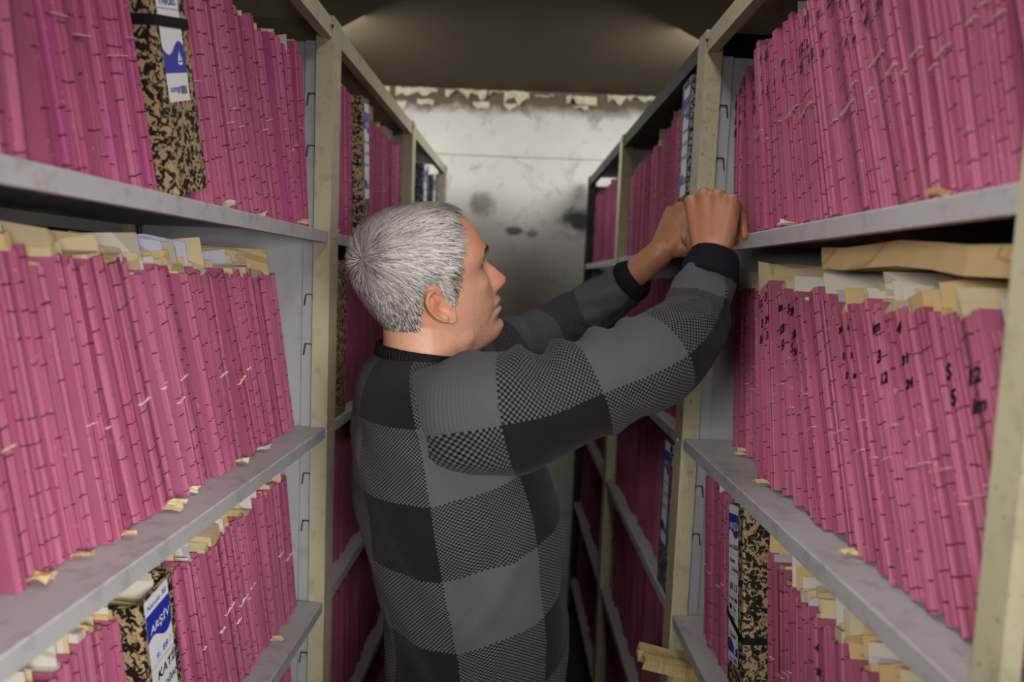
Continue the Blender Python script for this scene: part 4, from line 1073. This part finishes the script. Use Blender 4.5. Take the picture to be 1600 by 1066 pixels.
# collar: a narrow rolled band round the neck
def collar():
    top = [p + Vector((0, 0, -.10 * (p.x - NECK_BASE.x))) for p in rings[-1]]; c = sum(top, Vector()) / len(top); out = []; uv = []
    for k, (sc, dz) in enumerate(((1.04, -.018), (1.07, -.006), (1.05, .006), (.99, .010), (.94, .004), (.92, -.012))):
        out.append([c + (p - c) * sc + Vector((0, 0, dz)) for p in top]); uv.append([(k * .01, PI2 * j / len(top) * .5) for j in range(len(top) + 1)])
    return tube('collar', out, uv, M_RIB)
me = collar(); me.transform(MAN_INV); link('collar', me, sweater)
def sleeve(pts, s0, cell=.108, phase=0.0, turn=0.0, nseg=44, nring=110, folds=(), amp=1.0):
    """pts: (world point, radius); turn: where the row boundary runs along the sleeve"""
    ks = catmull([(*p, r) for p, r in pts], nring); C = [Vector(k[:3]) for k in ks]; rad = [k[3] for k in ks]
    T = [(C[min(i + 1, nring - 1)] - C[max(i - 1, 0)]).normalized() for i in range(nring)]
    ref = Vector((0, 0, 1)); ref = (ref - T[0] * ref.dot(T[0])).normalized(); S_ = 0.0; rings = []; uvs = []; sl = []
    for i in range(nring):
        ref = (ref - T[i] * ref.dot(T[i])).normalized(); oth = T[i].cross(ref)
        if i: S_ += (C[i] - C[i - 1]).length
        sl.append(S_); ring = []; uv = []
        for j in range(nseg + 1):
            a = PI2 * j / nseg; d = ref * math.cos(a) + oth * math.sin(a); r = rad[i]
            for (fs, fa, fw, fd) in folds: r += fd * math.exp(-((S_ - fs) / fw) ** 2) * max(0, math.cos(a - fa)) ** 1.5
            p = C[i] + d * r
            r += amp * (vnoise((S_ * 2.2 + .3 * math.cos(a), math.sin(a) * .09, math.cos(a) * .09), 9, s0 * 10) * .007 + vnoise((S_ * 2.5, math.sin(a + S_ * 6) * .1, math.cos(a) * .1), 19, s0 * 7) * .003)
            if j < nseg: ring.append(C[i] + d * r)
            aa = ((a - turn + PI) % PI2) - PI
            uv.append(((S_ - phase) / cell + 21, aa * .066 / .135 + 21))
        rings.append(ring); uvs.append(uv)
    return rings, uvs, C, T, rad
near_pts = [(at_y(690, 655, 1.00), .066), (at_y(706, 656, .965), .082), (at_y(740, 652, .930), .088), (at_y(790, 645, .918), .083), (at_y(855, 633, .918), .070), (at_y(935, 601, .930), .065), (at_y(1006, 572, .945), .0635),
            (at_y(1052, 542, .965), .060), (at_y(1084, 499, .995), .052), (at_y(1099, 457, 1.010), .043), (at_y(1107, 431, 1.018), .0375)]
rg, uv, C, T, rad = sleeve(near_pts, .3, cell=.112, phase=.140, turn=R(104), folds=[(.165, 0.2, .016, .010), (.235, -.2, .016, .013), (.285, 0, .014, .011), (.205, 0, .012, -.006), (.335, .2, .014, .007)])
me = tube('sleeve', rg, uv, M_KNIT, True, True); me.transform(MAN_INV); link('sleeve', me, sweater)
NEAR_SLEEVE = rg
def cuff(C, T, rad, ext=.038, r1=.034):
    d = T[-1]; base = C[-1]; s = d.orthogonal().normalized(); t = d.cross(s); out = []; uv = []
    for k, (z, r) in enumerate(((-.010, rad[-1] * .85), (-.006, rad[-1] + .0035), (.002, rad[-1] + .0045), (ext * .5, (rad[-1] + r1) / 2 + .003), (ext * .93, r1), (ext, r1 - .002), (ext - .006, r1 - .006), (0.01, r1 - .008))):
        out.append([base + d * z + (s * math.cos(PI2 * j / 40) + t * math.sin(PI2 * j / 40)) * r for j in range(40)]); uv.append([(z, PI2 * j / 40 * .6) for j in range(41)])
    return tube('cuff', out, uv, M_RIB)
me = cuff(C, T, rad, .036, .0345); me.transform(MAN_INV); link('cuff', me, sweater)
far_pts = [(at_y(715, 590, 1.20), .08), (at_y(750, 575, 1.26), .085), (at_y(810, 550, 1.33), .068), (at_y(868, 520, 1.385), .060), (at_y(905, 496, 1.39), .056), (at_y(938, 475, 1.37), .050), (at_y(966, 455, 1.345), .044), (at_y(985, 440, 1.33), .038)]
rg, uv, C, T, rad = sleeve(far_pts, .7, cell=.112, phase=.02, turn=R(100), folds=[(.06, .5, .014, .009), (.11, .2, .012, .010), (.16, .3, .014, .009)])
me = tube('sleeve', rg, uv, M_KNIT, True, True); me.transform(MAN_INV); link('sleeve', me, sweater)
me = cuff(C, T, rad, .022, .034); me.transform(MAN_INV); link('cuff', me, sweater)
# ---- trousers and shoes, below the frame
M_TROUSER = plain('dark_trouser_cloth', lin(34, 34, 42), .9)
def trousers():
    bm = bmesh.new()
    for s in (-1, 1):
        hp = Vector((-.085, 1.07 + .085 * s, .95)); kn = Vector((-.075, 1.07 + .09 * s, .50)); an = Vector((-.10, 1.07 + .09 * s, .10))
        capsule(bm, hp, kn, .098, .075, 24); capsule(bm, kn, an, .074, .062, 24)
    ellipsoid(bm, (-.085, 1.07, .93), (.128, .165, .12))
    bmesh.ops.recalc_face_normals(bm, faces=bm.faces[:]); me = bpy.data.meshes.new('trousers'); bm.to_mesh(me); bm.free()
    o = bpy.data.objects.new('tmp', me); COL.objects.link(o); m = o.modifiers.new('r', 'REMESH'); m.mode = 'VOXEL'; m.voxel_size = .012
    m = o.modifiers.new('s', 'SMOOTH'); m.iterations = 3
    out = bpy.data.meshes.new_from_object(o.evaluated_get(bpy.context.evaluated_depsgraph_get())); bpy.data.objects.remove(o)
    out.materials.clear(); out.materials.append(M_TROUSER); out.polygons.foreach_set('use_smooth', [True] * len(out.polygons)); return out
man_part('trousers', trousers())
M_SHOE = plain('black_shoe_leather', lin(20, 19, 19), .4)
for s in (-1, 1):
    bm = bmesh.new(); n = 20; rg = []
    for z, sc in ((0.0, .96), (.006, 1.0), (.02, 1.0), (.035, .95), (.055, .78), (.075, .55), (.095, .42)):
        off = -.055 * max(0, (z - .03) / .065)
        rg.append([bm.verts.new((-.04 + off + (.145 * sc * math.cos(PI2 * k / n)) * (1 if z < .05 else .8), 1.07 + .09 * s + .048 * (sc if z < .03 else max(sc, .85)) * math.sin(PI2 * k / n) * (1 + .12 * math.cos(PI2 * k / n)), z)) for k in range(n)])
    for a, b in zip(rg, rg[1:]):
        for k in range(n): bm.faces.new((a[k], a[(k + 1) % n], b[(k + 1) % n], b[k]))
    bm.faces.new(rg[0][::-1]); bm.faces.new(rg[-1]); man_part('shoe', bm_mesh(bm, 'shoe', M_SHOE, True))
# ------------------------------------------------------------------ everything further down the racks, and the small loose things
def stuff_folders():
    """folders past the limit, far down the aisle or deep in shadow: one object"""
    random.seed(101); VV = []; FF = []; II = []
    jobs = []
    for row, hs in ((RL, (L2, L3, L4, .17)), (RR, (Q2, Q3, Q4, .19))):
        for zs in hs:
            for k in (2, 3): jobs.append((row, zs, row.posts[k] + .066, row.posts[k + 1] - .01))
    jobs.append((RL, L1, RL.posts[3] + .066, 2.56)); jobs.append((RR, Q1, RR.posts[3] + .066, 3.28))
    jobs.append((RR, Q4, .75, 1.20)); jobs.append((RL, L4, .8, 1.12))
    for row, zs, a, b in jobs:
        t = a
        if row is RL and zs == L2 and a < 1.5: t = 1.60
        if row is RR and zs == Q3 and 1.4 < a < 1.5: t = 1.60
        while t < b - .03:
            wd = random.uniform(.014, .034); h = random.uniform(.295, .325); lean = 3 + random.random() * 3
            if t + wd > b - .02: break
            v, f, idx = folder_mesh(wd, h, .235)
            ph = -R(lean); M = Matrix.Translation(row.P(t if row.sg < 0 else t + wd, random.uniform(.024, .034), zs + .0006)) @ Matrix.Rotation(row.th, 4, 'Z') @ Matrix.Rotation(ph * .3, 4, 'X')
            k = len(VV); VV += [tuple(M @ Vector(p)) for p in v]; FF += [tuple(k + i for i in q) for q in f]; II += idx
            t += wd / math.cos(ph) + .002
    me = pydata('pink_folders', VV, FF, [M_COVER, M_COVER], II); fix_normals(me); o = link('pink_folders', me); o.color = lin(120, 52, 74)  # same folders in a darker tone: shade of the far aisle put into the colour
    props(o, 'mass of pink folders on the far and lower shelves beyond the first posts', 'folders', kind='stuff')
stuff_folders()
archive_box(RL, 1.478, .006, L2, .10, .338, 1.5, M_MARBLE, 'brown marbled box file behind the left post, level with the back of his head')
archive_box(RL, 2.60, .006, L1, .13, .325, 2, M_MARBLE_GREY, 'grey marbled box file on the last left bay, nearer of the two', style=sty_far(), papers=False)
archive_box(RL, 2.84, .006, L1, .13, .318, 2, M_MARBLE_GREY, 'grey box file with blue label at the far end of the left rack', style=sty_far(), papers=False)
archive_box(RR, 1.478, .004, Q3, .085, .325, 2, M_MARBLE_GREY, 'dark marbled box file in shadow beyond the right post, low in the second bay', style=sty_far())
archive_box(RR, 1.250, .002, Q4, .080, .235, 2, M_MARBLE, 'short marbled box file at the foot of the right post, under the lower shelf')
def block(name, size, mat, M, rag=.004, label=None, cat=None, group=None, seed=0):
    """a thin stack of paper: box with a ragged outline and a slight sag"""
    rr = random.Random(seed); nx, ny = 7, 4; sx, sy, sz = size; V = []; F = []
    for l in (0, 1):
        for i in range(nx):
            for j in range(ny):
                e = (i in (0, nx - 1)) or (j in (0, ny - 1))
                V.append(((i / (nx - 1) - .5) * sx + (rr.uniform(-rag, rag) if e else 0), (j / (ny - 1) - .5) * sy + (rr.uniform(-rag, rag) if e else 0), l * sz + .004 * math.sin(i * 1.3 + seed) + rr.uniform(-.0008, .0008)))
    n = nx * ny
    for i in range(nx - 1):
        for j in range(ny - 1):
            a = i * ny + j; q = (a, a + ny, a + ny + 1, a + 1); F.append(q[::-1]); F.append(tuple(n + t for t in q))
    rim = [i * ny for i in range(nx)] + [(nx - 1) * ny + j for j in range(1, ny)] + [i * ny + ny - 1 for i in range(nx - 2, -1, -1)] + [j for j in range(ny - 2, 0, -1)]
    for i in range(len(rim)): a, b = rim[i], rim[(i + 1) % len(rim)]; F.append((a, b, n + b, n + a))
    me = pydata(name, V, F, mat); fix_normals(me); o = link(name, me); o.matrix_world = M; props(o, label, cat, group); return o
def lie(row, t, d, z, yaw=0, pitch=0, roll=0): return Matrix.Translation(row.P(t, d, z)) @ Matrix.Rotation(row.th + R(90 + yaw), 4, 'Z') @ Matrix.Rotation(R(pitch), 4, 'Y') @ Matrix.Rotation(R(roll), 4, 'X')

block('manila_envelope', (.34, .19, .028), M_MANILA, lie(RR, .775, .152, Q2 + .330, 2, -2, 0), .003, 'large yellowed manila envelope lying across the folder tops, right rack, middle shelf', 'envelope', seed=4)
block('paper_bundle', (.10, .15, .022), M_WHITE, lie(RR, .88, .110, Q3 + .320, 8, 6, 12), .010, 'crumpled white papers spilling over folders, right rack, lower shelf', 'papers', seed=10)
block('paper_bundle', (.12, .16, .018), M_MANILA, lie(RR, .73, .110, Q3 + .306, -6, 4, 12), .008, 'crumpled manila papers at the near end of the right lower shelf', 'papers', seed=11)
block('brown_pouch', (.075, .17, .020), M_MANILA, lie(RR, 1.342, .010, Q4 + .290, 0, 8, 10), .006, 'folded brown paper pouch jutting out below the lower shelf at the right post', 'pouch', seed=12)
block('paper_bundle', (.06, .12, .030), M_PAPER, lie(RR, 1.285, .045, Q4 + .256, 6, 8, 10), .008, 'yellowed papers on the marbled box at the foot of the right post', 'papers', seed=13)
def standing(row, t, d, z, wd, hgt, lean, mat, label, seed):
    random.seed(seed); me = sheet_mesh('loose_sheet', .01, 0, 0, wd, -.03, hgt, mat, .010, .010); fix_normals(me); o = link('loose_sheet', me)
    o.matrix_world = Matrix.Translation(row.P(t, d, z)) @ Matrix.Rotation(row.th, 4, 'Z') @ Matrix.Rotation(-R(lean), 4, 'X'); props(o, label, 'paper'); return o
